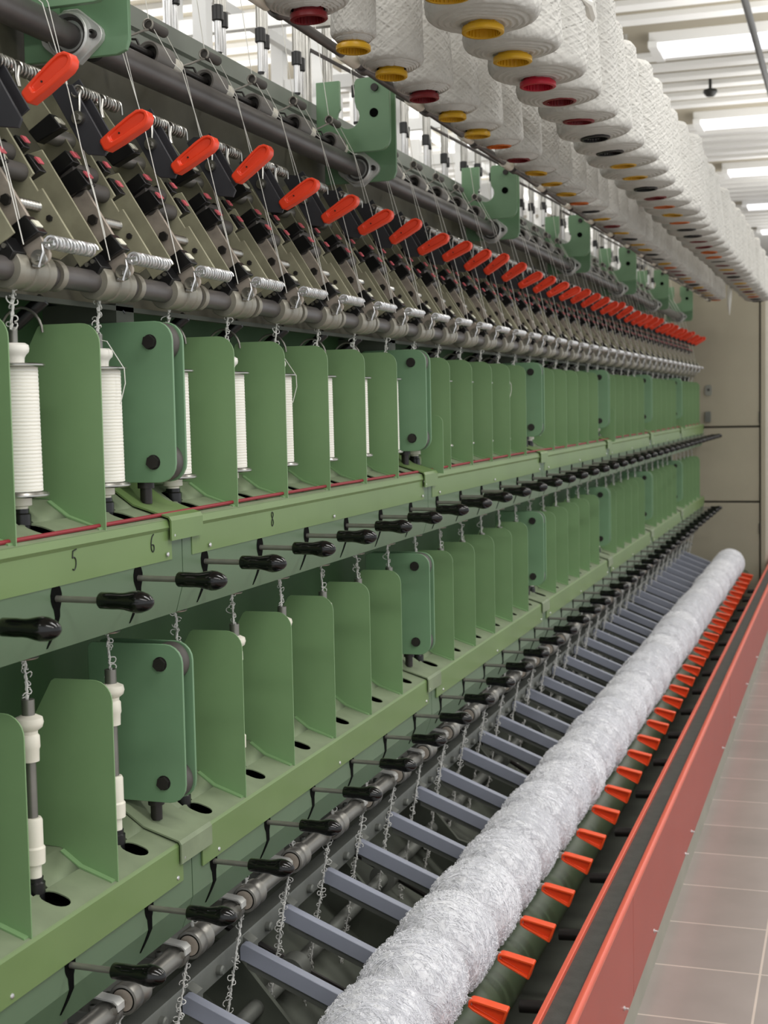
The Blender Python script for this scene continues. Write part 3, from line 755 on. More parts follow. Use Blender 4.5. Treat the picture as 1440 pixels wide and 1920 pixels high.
def hook_bracket(i, y):
    o0 = (-1.2, y, .60)
    t = thing('hook_bracket', o0, 'green hook-shaped bracket with a flanged bearing, %s from the camera' % ORD[i], 'bracket', 'green hook brackets over the shaft')
    yf = y - .057
    # U-shaped front plate with a keyhole opening upward
    r = .022
    out = [(-1.335, .846), (-1.270, .846), (-1.270, .786)]
    cx, cz, R = -1.247, .752, .031
    for k in range(13):
        a = math.radians(135 + 270 * k / 12); out.append((cx + R * math.cos(a), cz + R * math.sin(a)))
    out += [(-1.2285, .790), (-1.2285, .838), (-1.222, .8465), (-1.157, .8495)]
    out += [(-1.1335 - r + r * math.cos(a), .849 - r + r * math.sin(a)) for a in [PI / 2 - PI / 2 * k / 6 for k in range(1, 7)]]
    r2 = .032
    out += [(-1.1335 - r2 + r2 * math.cos(a), .660 + r2 + r2 * math.sin(a)) for a in [-PI / 2 * k / 7 for k in range(8)]]
    out += [(-1.335, .660)]
    # built as quads between front and back with a triangulated face
    obj('hook_plate', MB().prism(out, yf - .006, yf + .006), GREENB, t, o0, smooth=30, bevel=.0012)
    b = MB().cyl((-1.172, yf - .014, .820), (-1.172, yf - .006, .820), .0095, 20)
    obj('hook_bolt', b, BOLT, t, o0)
    obj('hook_bore', MB().lathe([(.0115, 0), (.0115, .002), (.008, .002), (.008, -.001)], (-1.176, yf - .006, .757), (0, -1, 0), 20, cap=False).cyl((-1.176, yf - .0068, .757), (-1.176, yf - .006, .757), .0090, 18), SLOT, t, o0)
    obj('rear_plate', MB().prism([(-1.342, .594), (-1.165, .594), (-1.1487, .6005), (-1.142, .617), (-1.142, .823), (-1.1487, .8385), (-1.165, .845), (-1.185, .845), (-1.195, .835), (-1.195, .715), (-1.205, .705), (-1.342, .705)], y + .010, y + .020), GREENB, t, o0, bevel=.0012)
    obj('spacer_block', MB().box(-1.335, -1.27, yf + .006, y + .010, .665, .70), GREENB, t, o0)
    # two-bolt flange bearing on the near face of the rear plate
    pts = []
    ax = Vector((.98, 0)).normalized()
    for k in range(24):
        a = 2 * PI * k / 24; pts.append((-1.243 + .036 * math.cos(a), .627 + .036 * math.sin(a)))
    dia = [(-1.1925, .612), (-1.187, .6185), (-1.185, .627), (-1.187, .6355), (-1.1925, .642), (-1.230, .672), (-1.256, .672), (-1.2935, .642), (-1.299, .6355), (-1.301, .627), (-1.299, .6185), (-1.2935, .612), (-1.256, .582), (-1.230, .582)]
    fb = obj('flange_bearing', MB().prism(dia, y - .002, y + .010).lathe([(.040, 0), (.038, .014), (.034, .016), (.032, .004), (.021, .004)], (-1.243, y - .002, .627), (0, -1, 0), 32, cap=False), ZINC, t, o0, bevel=.001)
    for x in (-1.201, -1.285):
        obj('flange_screw', MB().lathe([(.007, 0), (.007, .008), (.0035, .008), (.0035, .003)], (x, y - .002, .627), (0, -1, 0), 16), BOLT, fb, o0)
    obj('bearing_race', MB().lathe([(.031, .0), (.031, .006), (.026, .006), (.026, .002), (.021, .002)], (-1.243, y - .002, .627), (0, -1, 0), 28, cap=False), RUBBER, fb, o0)
for i, y in enumerate(BY[1:]):
    hook_bracket(i, y)

# feed rollers with wire guides
def make_feed():
    o0 = (-1.26, YC(0), .66); y = 2.425 - 3 * S + .0 * S
    y = 2.425 - S * 1
    t = thing('feed_roller', o0, 'x', 'feed roller', 'grey feed rollers behind the dark shaft')
    t.location = Vector((-1.26, y, .66 + H0)); o1 = (-1.26, y, .66)
    c = (-1.262, y, .672)
    obj('drum', MB().lathe([(.0155, .008), (.017, .001), (.022, -.001), (.0245, .002), (.0245, .066), (.020, .068), (.010, .068)], c, (0, 1, 0), 30, cap=False), ROLLG, t, o1)
    obj('hub', MB().cyl((c[0], y + .012, c[2]), (c[0], y + .014, c[2]), .016, 24).cyl((c[0], y - .012, c[2]), (c[0], y + .014, c[2]), .0065, 16), BOLT, t, o1)
    obj('cream_sleeve', MB().lathe([(.012, .075), (.0145, .077), (.0145, .096), (.012, .098), (.0145, .100), (.0145, .118), (.012, .120)], c, (0, 1, 0), 22), CREAM, t, o1)
    obj('axle', MB().cyl((c[0], y + .06, c[2]), (c[0], y + .235, c[2]), .006, 12), BOLT, t, o1)
    # pigtail wire guide wound over a grey sleeve
    L = [(-1.258 + .0098 * math.cos(a), y - .005 + .0 * a, .724 + .0098 * math.sin(a)) for a in [math.radians(-60 + 30 * k) for k in range(12)]]
    obj('wire_guide', MB().tube(L + [(-1.262, y - .012, .712), (-1.272, y - .035, .700), (-1.280, y - .06, .690), (-1.284, y - .085, .678)], .0021, 6), WIREG, t, o1)
    obj('guide_sleeve', MB().lathe([(.0075, .0), (.0098, .001), (.0098, .062), (.0075, .063)], (-1.258, y - .002, .724), (0, 1, 0), 18), RUBBER, t, o1)
    obj('guide_bracket', MB().sheet([(-1.345, .70), (-1.27, .690), (-1.262, .672)], y - .035, y - .028, .003), BOLT, t, o1)
    return t
fd = make_feed(); fy0 = 2.425 - 3 * S
fd['label'] = 'grey feed roller with wire guide behind the dark shaft, nearest the camera'
for m in range(1, NC - 4):
    dup(fd, dy=S * m, label='grey feed roller with wire guide behind the dark shaft, %s from the camera' % ORD[m])

# drop tubes with black collars feeding the rollers
def make_drop():
    y = 2.79; o0 = (-1.40, y, .74)
    t = thing('drop_tube', o0, 'x', 'yarn tube', 'vertical yarn tubes with black collars')
    obj('upper_tube', MB().cyl((-1.40, y, .915), (-1.40, y, 1.75), .0105, 16).cyl((-1.40, y + .028, .90), (-1.40, y + .028, 1.75), .0085, 14), STEEL, t, o0)
    obj('collar', MB().lathe([(.011, -.018), (.0135, -.016), (.0135, .016), (.011, .018)], (-1.40, y, .905), n=18).lathe([(.010, -.018), (.0125, -.016), (.0125, .016), (.010, .018)], (-1.40, y + .028, .895), n=18), BLACK, t, o0)
    obj('lower_tube', MB().cyl((-1.40, y, .815), (-1.40, y, .89), .0085, 16).cyl((-1.40, y + .028, .80), (-1.40, y + .028, .88), .007, 14), CHROME, t, o0)
    obj('tube_end', MB().cyl((-1.40, y, .809), (-1.40, y, .816), .009, 16).cyl((-1.40, y + .028, .794), (-1.40, y + .028, .801), .0075, 14), BLACK, t, o0)
    obj('milky_hose', MB().tube([(-1.398, y + .004, .812), (-1.392, y + .002, .79), (-1.375, y - .01, .75), (-1.352, y - .02, .71)], .0085, 12), TUBEW, t, o0)
    return t
dr = make_drop()
dr['label'] = 'vertical steel yarn tubes with black collars, nearest the camera'
rd_ = random.Random(5)
for m in range(1, 33):
    d = dup(dr, dy=S * m, label='vertical steel yarn tubes with black collars, %s from the camera' % ORD[m])
    d.location.z += rd_.uniform(-.02, .03); d.location.y += rd_.uniform(-.02, .02)

# fine threads from the feed rollers down through the drafting units
th = MB().tube([(-1.30, YC(0) - .03, 1.0), (-1.262, YC(0) - .035, .735), (-1.2155, YC(0) - .033, .652), (-1.196, YC(0) - .034, .635), (-1.155, YC(0) - .036, .50), (-1.125, YC(0) - .052, .40), (-1.115, YC(0) - .034, .33), (-1.0955, YC(0) - .030, .235)], .0009, 5)
th.tube([(-1.262, YC(0) + .02, .735), (-1.2155, YC(0) + .015, .650), (-1.165, YC(0) + .010, .44), (-1.12, YC(0) - .008, .30), (-1.11, YC(0) - .004, .245)], .0008, 5)
tme = th.mesh('thread', THREAD, (-1.3, YC(0), .7))
for m in range(0, NC):
    o = obj('thread', tme, THREAD); o.location = (-1.3, YC(m), .7 + H0)
    tag(o, 'thin white thread running down to a drafting unit, %s from the camera' % ORD[m], 'thread', 'thin threads over the drafting units')

# ================================================================== yarn cones overhead
def cone_meshes(R, hgt, seed, nt=264, nz=140, taper=.12):
    rn = random.Random(seed)
    fam = [(kk, kk * rn.uniform(.55, 1.0) * sg, rn.uniform(0, 1), am, wd) for sg, kk, am, wd in ((1, 17, .75, .5), (-1, 19, .8, .5), (1, 11, 1.0, .20), (-1, 13, .95, .22), (1, 26, .5, .6), (-1, 23, .55, .6))]
    mb = MB(); vs = []; fs = []
    # profile: dished bottom face, rounded shoulder, slightly tapering side
    prof = []
    c0 = min(.031, R * .6)
    for i in range(16):
        s = i / 15; r = c0 + (R * .88 - c0) * s; prof.append((r, .004 * (1 - s) + .012 * s * s, s * .3, 1))
    for i in range(1, 9):
        a = PI / 2 * i / 8; prof.append((R * .88 + R * .12 * math.sin(a), .012 + R * .20 * (1 - math.cos(a)), .3 + .10 * i / 8, .3 + .7 * i / 8))
    z0 = .012 + R * .20
    for i in range(1, nz):
        s = i / (nz - 1); prof.append((R * (1 - taper * s), z0 + (hgt - z0 - .02) * s, .40 + s, 1))
    prof += [(R * (1 - taper) * .9, hgt - .006, 1.37, .5), (R * .25, hgt, 1.5, 0)]
    def strand(th, h):
        v = 0
        for k, sl, ph, am, wd in fam:
            x = (k * th / (2 * PI) + sl * h + ph + .10 * math.sin(h * 14 + ph * 9 + th)) % 1; d = abs(x - .5) * 2 / wd
            if d < 1: v = max(v, am * math.sqrt(1 - d * d) * (.8 + .2 * math.cos(9 * PI * d)))
        return v
    for r, z, h, w in prof:
        for i in range(nt):
            t = 2 * PI * i / nt
            if h <= .3: dsp = .0015 * math.sin(h * 105 + 1.8 * math.sin(t * 2 + seed) + .8 * math.sin(5 * t)); vs.append((r * math.cos(t), r * math.sin(t), z + dsp))
            else:
                rr = r + w * .0050 * (R / .1) ** .5 * strand(t, h); vs.append((rr * math.cos(t), rr * math.sin(t), z))
    n = len(prof)
    for k in range(n - 1):
        for i in range(nt): j = (i + 1) % nt; fs.append((k * nt + i, k * nt + j, (k + 1) * nt + j, (k + 1) * nt + i))
    fs.append(tuple(range((n - 1) * nt, n * nt)))
    mb.add(vs, fs)
    y = mb.mesh('yarn_body', CONEY, smooth=70)
    cr = .038 if R > .09 else .033
    co = MB().lathe([(cr * .80, .03), (cr * .80, .004), (cr * .82, -.001), (cr, -.002), (cr * 1.04, -.004), (cr * 1.04, -.012), (cr * .98, -.0135), (cr * .85, -.0135), (cr * .80, .012), (cr * .3, .014)], (0, 0, 0), (0, 0, 1), 36)
    for i in range(26):
        a = 2 * PI * i / 26; p = Vector((math.cos(a), math.sin(a), 0)) * cr * .80
        co.box(p.x - .0009, p.x + .0009, p.y - .0009, p.y + .0009, -.012, .012)
    return y, co
CM = {}
def cone(kind, colour, org, label, group, rot, sink=0):
    if kind not in CM: CM[kind] = cone_meshes(*{'wide': (.105, .303, 1), 'wideb': (.097, .303, 2), 'mid': (.066, .293, 3), 'slim': (.043, .293, 4), 'near': (.074, .293, 5)}[kind]) + ({},)
    y, co, cache = CM[kind]
    mname = colour.name
    if mname not in cache: cache[mname] = co.mesh('core', colour)
    t = bpy.data.objects.new('yarn_cone', None); t.empty_display_size = .02; col.objects.link(t)
    t.location = Vector(org) + Vector((0, 0, H0)); t.rotation_euler = (rot[0], rot[1], rot[2])
    tag(t, label, 'yarn cone', group)
    a = bpy.data.objects.new('yarn_body', y); b = bpy.data.objects.new('core', cache[mname])
    cname = mname.replace('_core', '').replace('_', ' ')
    b['label'] = cname + ' core'
    for o in (a, b): col.objects.link(o); o.parent = t
    b.location.z = sink
    return cname
rc = random.Random(21)
seq1 = [C_YEL, C_YEL, C_YEL, C_BRI, C_RED, C_RED, C_BLK, C_BLK, C_YEL, C_YEL, C_BLK, C_RED, C_ORA, C_YEL]
seq2 = [C_RED, C_YEL, C_YEL, C_RED, C_YEL, C_YEL, C_ORA, C_RED, C_YEL, C_YEL, C_YEL, C_ORA]
for i in range(-1, 34):
    k = i + 1; c = seq1[k] if 0 <= k < len(seq1) else rc.choice([C_YEL, C_RED, C_BLK, C_ORA, C_YEL])
    cone('wide' if i < 1 or rc.random() < .4 else 'wideb', c, (-.655, 2.590 + S * i, .700), 'white yarn cone with %s core, row nearest the aisle, %s from the camera' % (c.name.replace('_core', '').replace('_', ' '), ORD[i + 1]), 'yarn cones on the aisle side', (rc.uniform(-.05, .05), rc.uniform(-.05, .05), rc.uniform(0, 6.2)), 0 if i < 3 else .0105 + rc.uniform(0, .004))
for i in range(0, 34):
    k = i; c = seq2[k] if 0 <= k < len(seq2) else rc.choice([C_YEL, C_RED, C_BLK, C_ORA, C_YEL])
    cone('slim' if i == 1 else ('near' if i < 1 else 'mid'), c, (-.935, 2.420 + S * i, .711), 'white yarn cone with %s core, inner row over the machine, %s from the camera' % (c.name.replace('_core', '').replace('_', ' '), ORD[i]), 'yarn cones over the machine', (rc.uniform(-.05, .05), rc.uniform(-.05, .05), rc.uniform(0, 6.2)), 0 if i < 6 else .010 + rc.uniform(0, .004))
# creel that carries the cones
o0 = (-.8, 1.5, 1.0)
t = thing('overhead_creel', o0, 'overhead grey creel frame carrying the rows of yarn cones', 'creel')
for x in (-.655, -.935):
    obj('peg_rail', MB().box(x - .02, x + .02, 1.6, 10.8, 1.004, 1.03), STEEL, t, o0)
obj('front_pipe', MB().cyl((-1.022, 1.2, .742), (-1.022, 10.8, .742), .010, 14), PIPE, t, o0)
for i in range(18):
    y = 2.35 + i * .48
    obj('pipe_sleeve', MB().lathe([(.0105, 0), (.015, .002), (.015, .085), (.0105, .087)], (-1.022, y, .742), (0, 1, 0), 18), CREAM, t, o0)
    obj('pipe_clamp', MB().lathe([(.0105, 0), (.016, .001), (.016, .03), (.0105, .031)], (-1.022, y + .12, .742), (0, 1, 0), 18), PIPE, t, o0)
for i in range(8):
    y = 2.5 + i * 1.15 if i < 8 else 10.7
    obj('cross_arm', MB().box(-1.42, -.62, y - .012, y + .012, 1.03, 1.055), STEEL, t, o0)
    obj('hanger', MB().cyl((-1.42, y, .80), (-1.42, y, 2.39), .014, 12), STEEL, t, o0)
    obj('strut', MB().tube([(-1.42, y, .98), (-1.022, y + .01, .745)], .005, 8), PIPE, t, o0)
tag(obj('lint_tuft', MB().tube([(-.78, 9.6, .80), (-.778, 9.6, .72), (-.782, 9.6, .64), (-.779, 9.6, .56)], [.006, .016, .013, .002], 8), THREAD, None, (-.78, 9.6, .8)), 'wisp of white lint hanging under the far yarn cones', 'lint')
tag(obj('lint_tuft', MB().tube([(-.553, 3.05, .86), (-.548, 3.10, .863), (-.552, 3.16, .855), (-.556, 3.2, .85)], [.003, .010, .012, .002], 8), THREAD, None, (-.553, 3.05, .86)), 'fluff of white lint clinging to the near aisle-side cones', 'lint')

# ================================================================== delivery rollers under the lower shelf
o0 = (-1.135, 1.0, -.96)
t = thing('delivery_shaft', o0, 'long dark steel delivery shaft below the lower green skirt', 'shaft')
obj('shaft', MB().cyl((-1.137, 1.05, -.965), (-1.137, 10.75, -.965), .0185, 24), STEELD, t, o0)
cm = MB().lathe([(.0185, -.05), (.0225, -.049), (.0225, -.036), (.0185, -.035)], (-1.137, YC(0), -.965), (0, 1, 0), 26).mesh('ring_collar', STEELD, (o0[0], YC(0), o0[2]))
for m in range(-1, NC):
    o = obj('ring_collar', cm, STEELD, t); o.location = (0, YC(m) - o0[1], 0)
def make_nip():
    y = 1.959; o0 = (-1.123, y, -.955)
    t = thing('nip_roller', o0, 'x', 'roller', 'nip rollers on the delivery shaft')
    c = (-1.120, y, -.952)
    obj('roller', MB().lathe([(.0195, .0005), (.0215, -.001), (.0252, .0), (.0262, .003), (.0262, .022), (.0248, .024), (.0248, .030), (.0262, .032), (.0262, .052), (.0235, .055), (.012, .055)], c, (0, 1, 0), 32, cap=False), STEELD, t, o0)
    obj('end_cap', MB().cyl((c[0], y - .0005, c[2]), (c[0], y + .004, c[2]), .0186, 26), BAR, t, o0)
    obj('cap_groove', MB().lathe([(.0186, .0), (.0186, .0012), (.0198, .0012), (.0198, 0)], (c[0], y + .0005, c[2]), (0, -1, 0), 26, cap=False), SLOT, t, o0)
    obj('strap', MB().sheet([(-1.215, -.936), (-1.150, -.940), (-1.120, -.943), (-1.114, -.948), (-1.114, -.958)], y - .032, y - .010, .003), ZINC, t, o0)
    obj('pin', MB().cyl((-1.118, y - .032, -.957), (-1.118, y - .010, -.957), .0065, 16).cyl((-1.119, y - .01, -.954), (-1.119, y, -.954), .0045, 12), STEEL, t, o0)
    return t
nr = make_nip()
nr['label'] = 'steel nip roller with flat strap on the delivery shaft, nearest the camera'
for m in range(1, NC - 1):
    dup(nr, dy=S * m, label='steel nip roller with flat strap on the delivery shaft, %s from the camera' % ORD[m])

# cradle rail with bearing blocks
o0 = (-1.19, 1.0, -1.10)
t = thing('cradle_rail', o0, 'grey steel rail with bolts that carries the blue-grey arms', 'rail')
obj('channel', MB().sheet([(-1.205, -1.062), (-1.172, -1.064), (-1.170, -1.068), (-1.170, -1.108), (-1.178, -1.112)], 1.05, 10.75, -.004), RAILG, t, o0)
obj('top_plate', MB().box(-1.34, -1.198, 1.05, 10.75, -1.040, -1.034), RAILG, t, o0)
for m in range(-1, NC):
    y = YC(m)
    obj('bearing_block', MB().box(-1.262, -1.203, y + .030, y + .105, -1.034, -1.008), RAILG, t, o0, bevel=.003)
for m in range(-1, NC):
    y = YC(m); b = MB()
    for dx, dy in ((-1.218, .042), (-1.247, .042), (-1.218, .093), (-1.247, .093)):
        b.lathe([(.0065, 0), (.0065, .008), (.004, .008), (.004, .005), (.0003, .005)], (dx, y + dy, -1.008), n=12)
    b.lathe([(.010, 0), (.010, .010), (.007, .013), (.0005, .013)], (-1.17, y + .19, -1.088), (1, 0, 0), 14)
    obj('rail_bolt', b, RAILG, t, o0)

# cradles: arm across to the orange release clip
def make_cradle(k0=0):
    y = 2.755; o0 = (-1.17, y, -1.09)
    t = thing('package_cradle', o0, 'x', 'cradle', 'blue-grey cradle arms with orange clips')
    dz = -.400
    def top(x): return -1.0715 + (x + 1.163) * dz
    xs = [-1.156, -1.10, -.93, -.80, -.775]
    up = [(-1.168, top(-1.163) - .010), (-1.164, top(-1.163) - .003)] + [(x, top(x)) for x in xs]
    lo = [(x, top(x) - .036) for x in reversed([-1.16] + xs)]
    obj('arm', MB().prism(up + lo + [(-1.168, top(-1.163) - .036)], y - .011, y + .011), ARMG, t, o0, bevel=.0015)
    obj('lower_flange', MB().prism([(x, top(x) - .038) for x in xs[:3]] + [(x, top(x) - .052) for x in reversed(xs[:3])], y - .004, y + .014), RAILG, t, o0)
    obj('gusset', MB().prism([(-1.171, -1.066), (-1.150, top(-1.150) - .002), (-1.150, top(-1.150) - .03), (-1.171, -1.106)], y + .011, y + .040), RAILG, t, o0)
    obj('arm_tab', MB().prism([(-.80, top(-.80) - .004), (-.745, -1.2275), (-.745, -1.2425), (-.80, top(-.80) - .024)], y - .012, y - .009), ZINC, t, o0)
    out = [(-.7515, -1.2425), (-.7420, -1.2500), (-.6820, -1.2795), (-.6790, -1.2785), (-.6675, -1.2450), (-.6690, -1.2415), (-.7330, -1.2285), (-.7440, -1.2275), (-.7500, -1.2305)]
    inn = [(-.7475, -1.2410), (-.7400, -1.2465), (-.6850, -1.2735), (-.6835, -1.2725), (-.6735, -1.2480), (-.6745, -1.2460), (-.7335, -1.2335), (-.7425, -1.2325), (-.7465, -1.2345)]
    obj('release_clip', MB().tray(out, inn, y - .022, y + .004, .013), ORANGE, t, o0, bevel=.001)
    return t
cr = make_cradle()
cr.location.y -= S * 2
cr['label'] = 'blue-grey cradle arm with orange clip, nearest the camera'
NCR = 34
cradles = [cr]
for m in range(1, NCR):
    cradles.append(dup(cr, dy=S * m, label='blue-grey cradle arm with orange clip, %s from the camera' % ORD[m]))
rk = random.Random(8)
for c in cradles: c.location.y += rk.uniform(-.012, .012)

# bouclé packages
def prad(s, R):
    e = max(0, (abs(s) - .35) / .65)
    return R * (1 - .05 * s * s) * math.sqrt(1 - .86 * e ** 2.7)
def pack_mesh(seed):
    rn = random.Random(seed); mb = MB(); R = .0985; Lh = .1165; nt = 150; ny = 64; vs = []; fs = []
    for k in range(ny + 1):
        s = -1 + 2 * k / ny; rr = prad(s, R)
        for i in range(nt):
            t = 2 * PI * i / nt
            w = .0016 * math.sin(7 * t + 9 * s + seed) * math.sin(5 * t - 11 * s) + rn.uniform(-.0009, .0009)
            vs.append(((rr + w) * math.cos(t), s * Lh, (rr + w) * math.sin(t)))
    for k in range(ny):
        for i in range(nt): j = (i + 1) % nt; fs.append((k * nt + i, (k + 1) * nt + i, (k + 1) * nt + j, k * nt + j))
    fs.append(tuple(range(nt))); fs.append(tuple(range((ny + 1) * nt - 1, ny * nt - 1, -1)))
    mb.add(vs, fs)
    body = mb.mesh('yarn_body', PACK, smooth=80)
    lp = MB()
    for _ in range(3200):
        s = rn.uniform(-.93, .93); t = rn.uniform(0, 2 * PI); rr = prad(s, R)
        o = Vector((math.cos(t), 0, math.sin(t))); tg = Vector((-math.sin(t), 0, math.cos(t))); yx = Vector((0, 1, 0))
        p = o * (rr + .0008) + yx * s * Lh
        if rn.random() < .55:            # a curl standing on the surface
            q = rn.uniform(.0014, .0042); a = rn.uniform(0, PI); u = (tg * math.cos(a) + yx * math.sin(a)); v = (o * rn.uniform(.3, 1) + yx * rn.uniform(-.6, .6) + tg * rn.uniform(-.6, .6)).normalized()
            lp.tube([p + u * q * math.cos(2 * PI * j / 7) + v * q * math.sin(2 * PI * j / 7) + o * q * .5 for j in range(7)], .00055, 3, closed=True)
        else:                            # a wound strand lying along the surface
            Ls = rn.uniform(.08, .26); sl = rn.choice((-1, 1)) * rn.uniform(.15, .45); pts = []
            for j in range(5):
                tt = t + Ls * (j - 2) / 2; ss = max(-1, min(1, s + sl * Ls * (j - 2) / 2)); r3 = prad(ss, R) + .0014
                pts.append(Vector((math.cos(tt) * r3, ss * Lh, math.sin(tt) * r3)))
            lp.tube(pts, .0007, 3)
    loops = lp.mesh('yarn_loops', LOOPS, smooth=70)
    return body, loops
PM = [pack_mesh(s) for s in (1, 2, 3)]
PY0 = 2.755 - S * 2 + S / 2
for m in range(NCR):
    b, l = PM[m % 3]
    t = bpy.data.objects.new('yarn_package', None); t.empty_display_size = .02; col.objects.link(t)
    t.location = (-.842, PY0 + S * m, -1.178 + H0); t.rotation_euler = (rk.uniform(-.02, .02), rk.uniform(0, 6.28), rk.uniform(-.02, .02))
    sc_ = rk.uniform(.95, 1.05); t.scale = (sc_, 1, sc_)
    tag(t, 'fuzzy silver-white boucle yarn roll, %s from the camera' % ORD[m], 'yarn roll', 'boucle yarn rolls on the cradles')
    a = bpy.data.objects.new('yarn_body', b); c = bpy.data.objects.new('yarn_loops', l); c['kind'] = 'stuff'
    for o in (a, c): col.objects.link(o); o.parent = t

# drive drum, cross struts, trough
tag(obj('drive_drum', MB().lathe([(.03, 0), (.074, .001), (.075, .003), (.075, 9.6), (.03, 9.602)], (-.805, 1.3, -1.352), (0, 1, 0), 48), DRUM, None, (-.805, 1.3, -1.352)),
    'long dark green drive drum under the yarn rolls', 'drum')
o0 = (-.55, 1.2, ZF)
t = thing('trough', o0, 'long coral red trough with a dark belt beside the aisle', 'trough')
obj('belt', MB().box(-.590, -.528, .6, 13.5, -1.236, -1.228), BELT, t, o0)
obj('inner_lip', MB().box(-.594, -.582, .6, 13.5, -1.262, -1.216), TRRED, t, o0, bevel=.002)
obj('outer_rail', MB().prism(rrect(-.533, -.5145, -1.236, -1.2155, .007), .6, 13.5), TRRED, t, o0)
obj('front_panel', MB().box(-.524, -.5195, .6, 3.46, -1.50, -1.232).box(-.524, -.5195, 3.463, 6.4, -1.50, -1.232).box(-.524, -.5195, 6.403, 13.5, -1.50, -1.232), TRPAN, t, o0)
obj('bottom_plinth', MB().box(-.545, -.522, .6, 13.5, ZF, -1.50), PLINTH, t, o0)
for yy, zz in [(3.30, -1.462), (3.84, -1.469), (4.61, -1.492), (4.79, -1.47), (6.0, -1.47), (6.6, -1.47), (7.4, -1.47), (8.2, -1.47)]:
    obj('panel_screw', MB().lathe([(.006, 0), (.006, .003), (.003, .004), (.003, .012), (.0005, .012)], (-.5195, yy, zz), (1, 0, 0), 12), CHROME, t, o0)
for i in range(20):
    y = 3.152 - .48 * 3 + i * .46
    obj('cross_strut', MB().cyl((-.727, y, -1.393), (-.592, y, -1.385), .015, 16), BOLT, t, o0)

# dark works below the arms
o0 = (-1.3, 1.0, ZF)
t = thing('machine_base', o0, 'dark green machine base and inner frames seen between the arms', 'machine base')
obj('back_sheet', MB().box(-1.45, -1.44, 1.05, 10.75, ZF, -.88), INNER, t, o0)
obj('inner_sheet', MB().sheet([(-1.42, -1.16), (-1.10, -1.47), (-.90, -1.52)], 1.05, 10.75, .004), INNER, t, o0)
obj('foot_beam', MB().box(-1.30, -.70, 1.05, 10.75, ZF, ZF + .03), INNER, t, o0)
obj('inner_shaft', MB().cyl((-1.20, 1.05, -1.27), (-1.20, 10.75, -1.27), .018, 18), RAILG, t, o0)
obj('inner_shaft', MB().cyl((-1.02, 1.05, -1.40), (-1.02, 10.75, -1.40), .024, 18), PIPE, t, o0)
for i in range(13):
    y = 2.0 + i * .66
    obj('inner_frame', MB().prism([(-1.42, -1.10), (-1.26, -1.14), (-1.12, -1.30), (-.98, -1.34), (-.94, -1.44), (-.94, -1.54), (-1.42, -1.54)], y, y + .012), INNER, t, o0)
    obj('bearing_boss', MB().lathe([(.012, -.02), (.032, -.018), (.032, .03), (.02, .03)], (-1.02, y, -1.40), (0, 1, 0), 24), RAILG, t, o0)
    obj('bearing_boss', MB().lathe([(.012, -.02), (.036, -.018), (.036, .03), (.02, .03)], (-1.20, y + .2, -1.27), (0, 1, 0), 24), RAILG, t, o0)
    obj('tie_bar', MB().tube([(-1.36, y + .1, -1.12), (-1.05, y + .34, -1.40)], .008, 8), BOLT, t, o0)

# ================================================================== end cabinet
o0 = (-1.4, 10.86, ZF)
t = thing('end_cabinet', o0, 'beige sheet-metal end cabinet closing the far end of the machine', 'cabinet')
obj('body', MB().box(-1.6, -.62, 10.90, 11.6, ZF, 1.02), CAB, t, o0)
for za, zb in ((-1.49, -.778), (-.762, -.212), (-.196, 1.0)):
    obj('door_panel', MB().box(-1.55, -.668, 10.875, 10.90, za, zb), CAB, t, o0, bevel=.003)
obj('groove', MB().box(-1.55, -.668, 10.888, 10.90, -.778, -.762).box(-1.55, -.668, 10.888, 10.90, -.212, -.196).box(-.668, -.655, 10.89, 10.90, -1.5, 1.0), CABD, t, o0)
obj('edge_frame', MB().box(-.655, -.62, 10.86, 10.90, ZF, 1.02), CAB, t, o0, bevel=.003)
for z in (-.13, -.97):
    obj('hinge', MB().cyl((-.662, 10.868, z - .04), (-.662, 10.868, z + .04), .007, 12), BOLT, t, o0)
obj('lock', MB().prism(rrect(-1.062, -1.012, .035, .115, .02), 10.862, 10.875), STEEL, t, o0)
obj('socket', MB().box(-1.062, -1.020, 10.855, 10.875, -.165, -.085), RAILG, t, o0)
obj('lock_button', MB().cyl((-1.037, 10.855, .078), (-1.037, 10.862, .078), .010, 14), BOLT, t, o0)

# ================================================================== camera
from mathutils import Matrix as MX
f = 2632.0
def nrm(v): return v.normalized()
ey = nrm(Vector((880, -215, f))); b_ = -Vector((-7880, -39, f))
ex = nrm(b_ - ey * b_.dot(ey)); ez = ex.cross(ey)
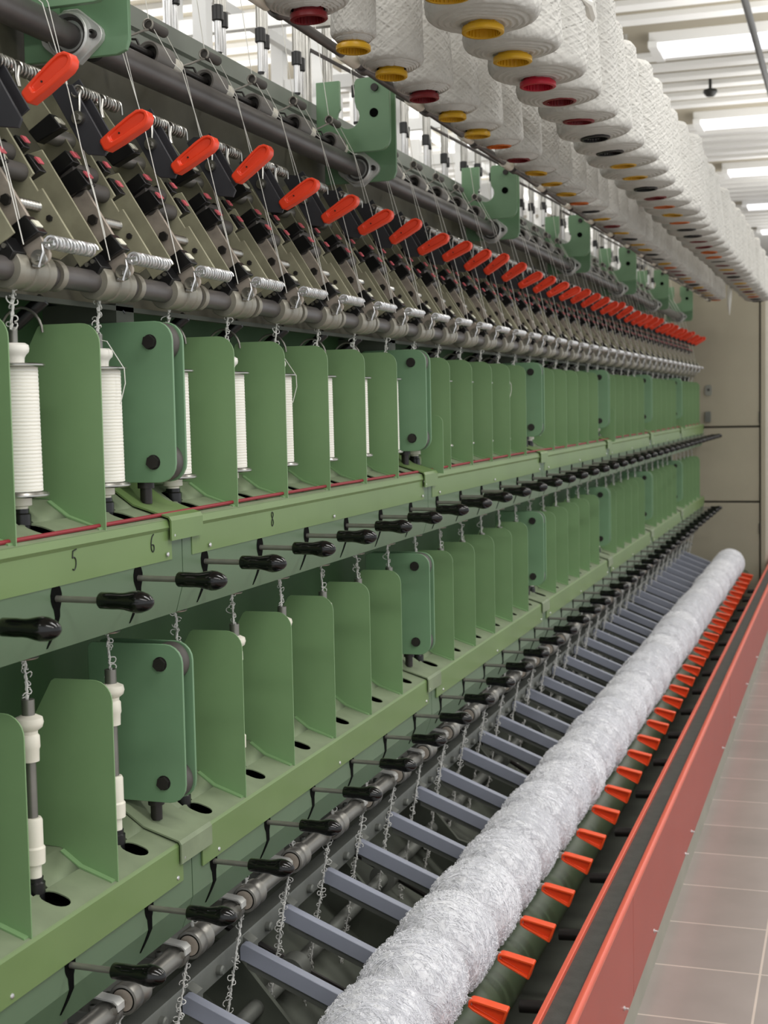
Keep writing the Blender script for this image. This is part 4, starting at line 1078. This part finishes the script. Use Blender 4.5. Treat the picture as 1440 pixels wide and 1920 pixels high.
# rows: camera axes (right, down, forward) expressed in world coordinates
right = Vector((ex.x, ey.x, ez.x)); down = Vector((ex.y, ey.y, ez.y)); fwd = Vector((ex.z, ey.z, ez.z))
cd = bpy.data.cameras.new('camera'); cam = bpy.data.objects.new('camera', cd); col.objects.link(cam)
R = MX((right, -down, -fwd)).transposed()
cam.matrix_world = MX.Translation((0, 0, H0)) @ R.to_4x4()
cd.sensor_fit = 'VERTICAL'; cd.sensor_height = 36.0; cd.sensor_width = 27.0
cd.lens = f / 1920 * 36.0
cd.clip_start = .05; cd.clip_end = 100
cd.dof.use_dof = True; cd.dof.focus_distance = 2.55; cd.dof.aperture_fstop = 9.0
sc.camera = cam

# ================================================================== light
w = bpy.data.worlds.new('hall_light'); sc.world = w; w.use_nodes = True
bg = w.node_tree.nodes['Background']; bg.inputs['Color'].default_value = (.95, .98, 1, 1); bg.inputs['Strength'].default_value = 1.0
def area(name, loc, sx, sy, power, rot=(0, 0, 0), colr=(1, .985, .96)):
    l = bpy.data.lights.new(name, 'AREA'); l.shape = 'RECTANGLE'; l.size = sx; l.size_y = sy; l.energy = power; l.color = colr
    o = bpy.data.objects.new(name, l); col.objects.link(o); o.location = Vector(loc) + Vector((0, 0, H0)); o.rotation_euler = rot
    return o
for i, l in enumerate((-1.2, 1.55, 4.3, 7.10, 9.86, 12.63)):
    area('ceiling_lamp', (1.3, l, ZC - .08), 3.2, .34 if l < 5 else .10, 74 if l < 5 else 30)
    area('ceiling_lamp', (-3.4, l, ZC - .08), 3.2, .34 if l < 5 else .10, 54 if l < 5 else 30)

# ================================================================== view
for i, l in enumerate((8.5, 12.0, 15.5, 20.0)):  # added upward fill without fixtures, brightens the ceiling ribs
    area('ceiling_fill', (.8, l, ZC - .75), 3.4, 2.0, 60, (PI, 0, 0))
    area('ceiling_fill', (-4.2, l, ZC - .75), 3.6, 2.0, 52, (PI, 0, 0))
vs_ = sc.view_settings
vs_.view_transform = 'Standard'; vs_.look = 'None'; vs_.gamma = 1; vs_.use_curve_mapping = False
vs_.exposure = 0.0
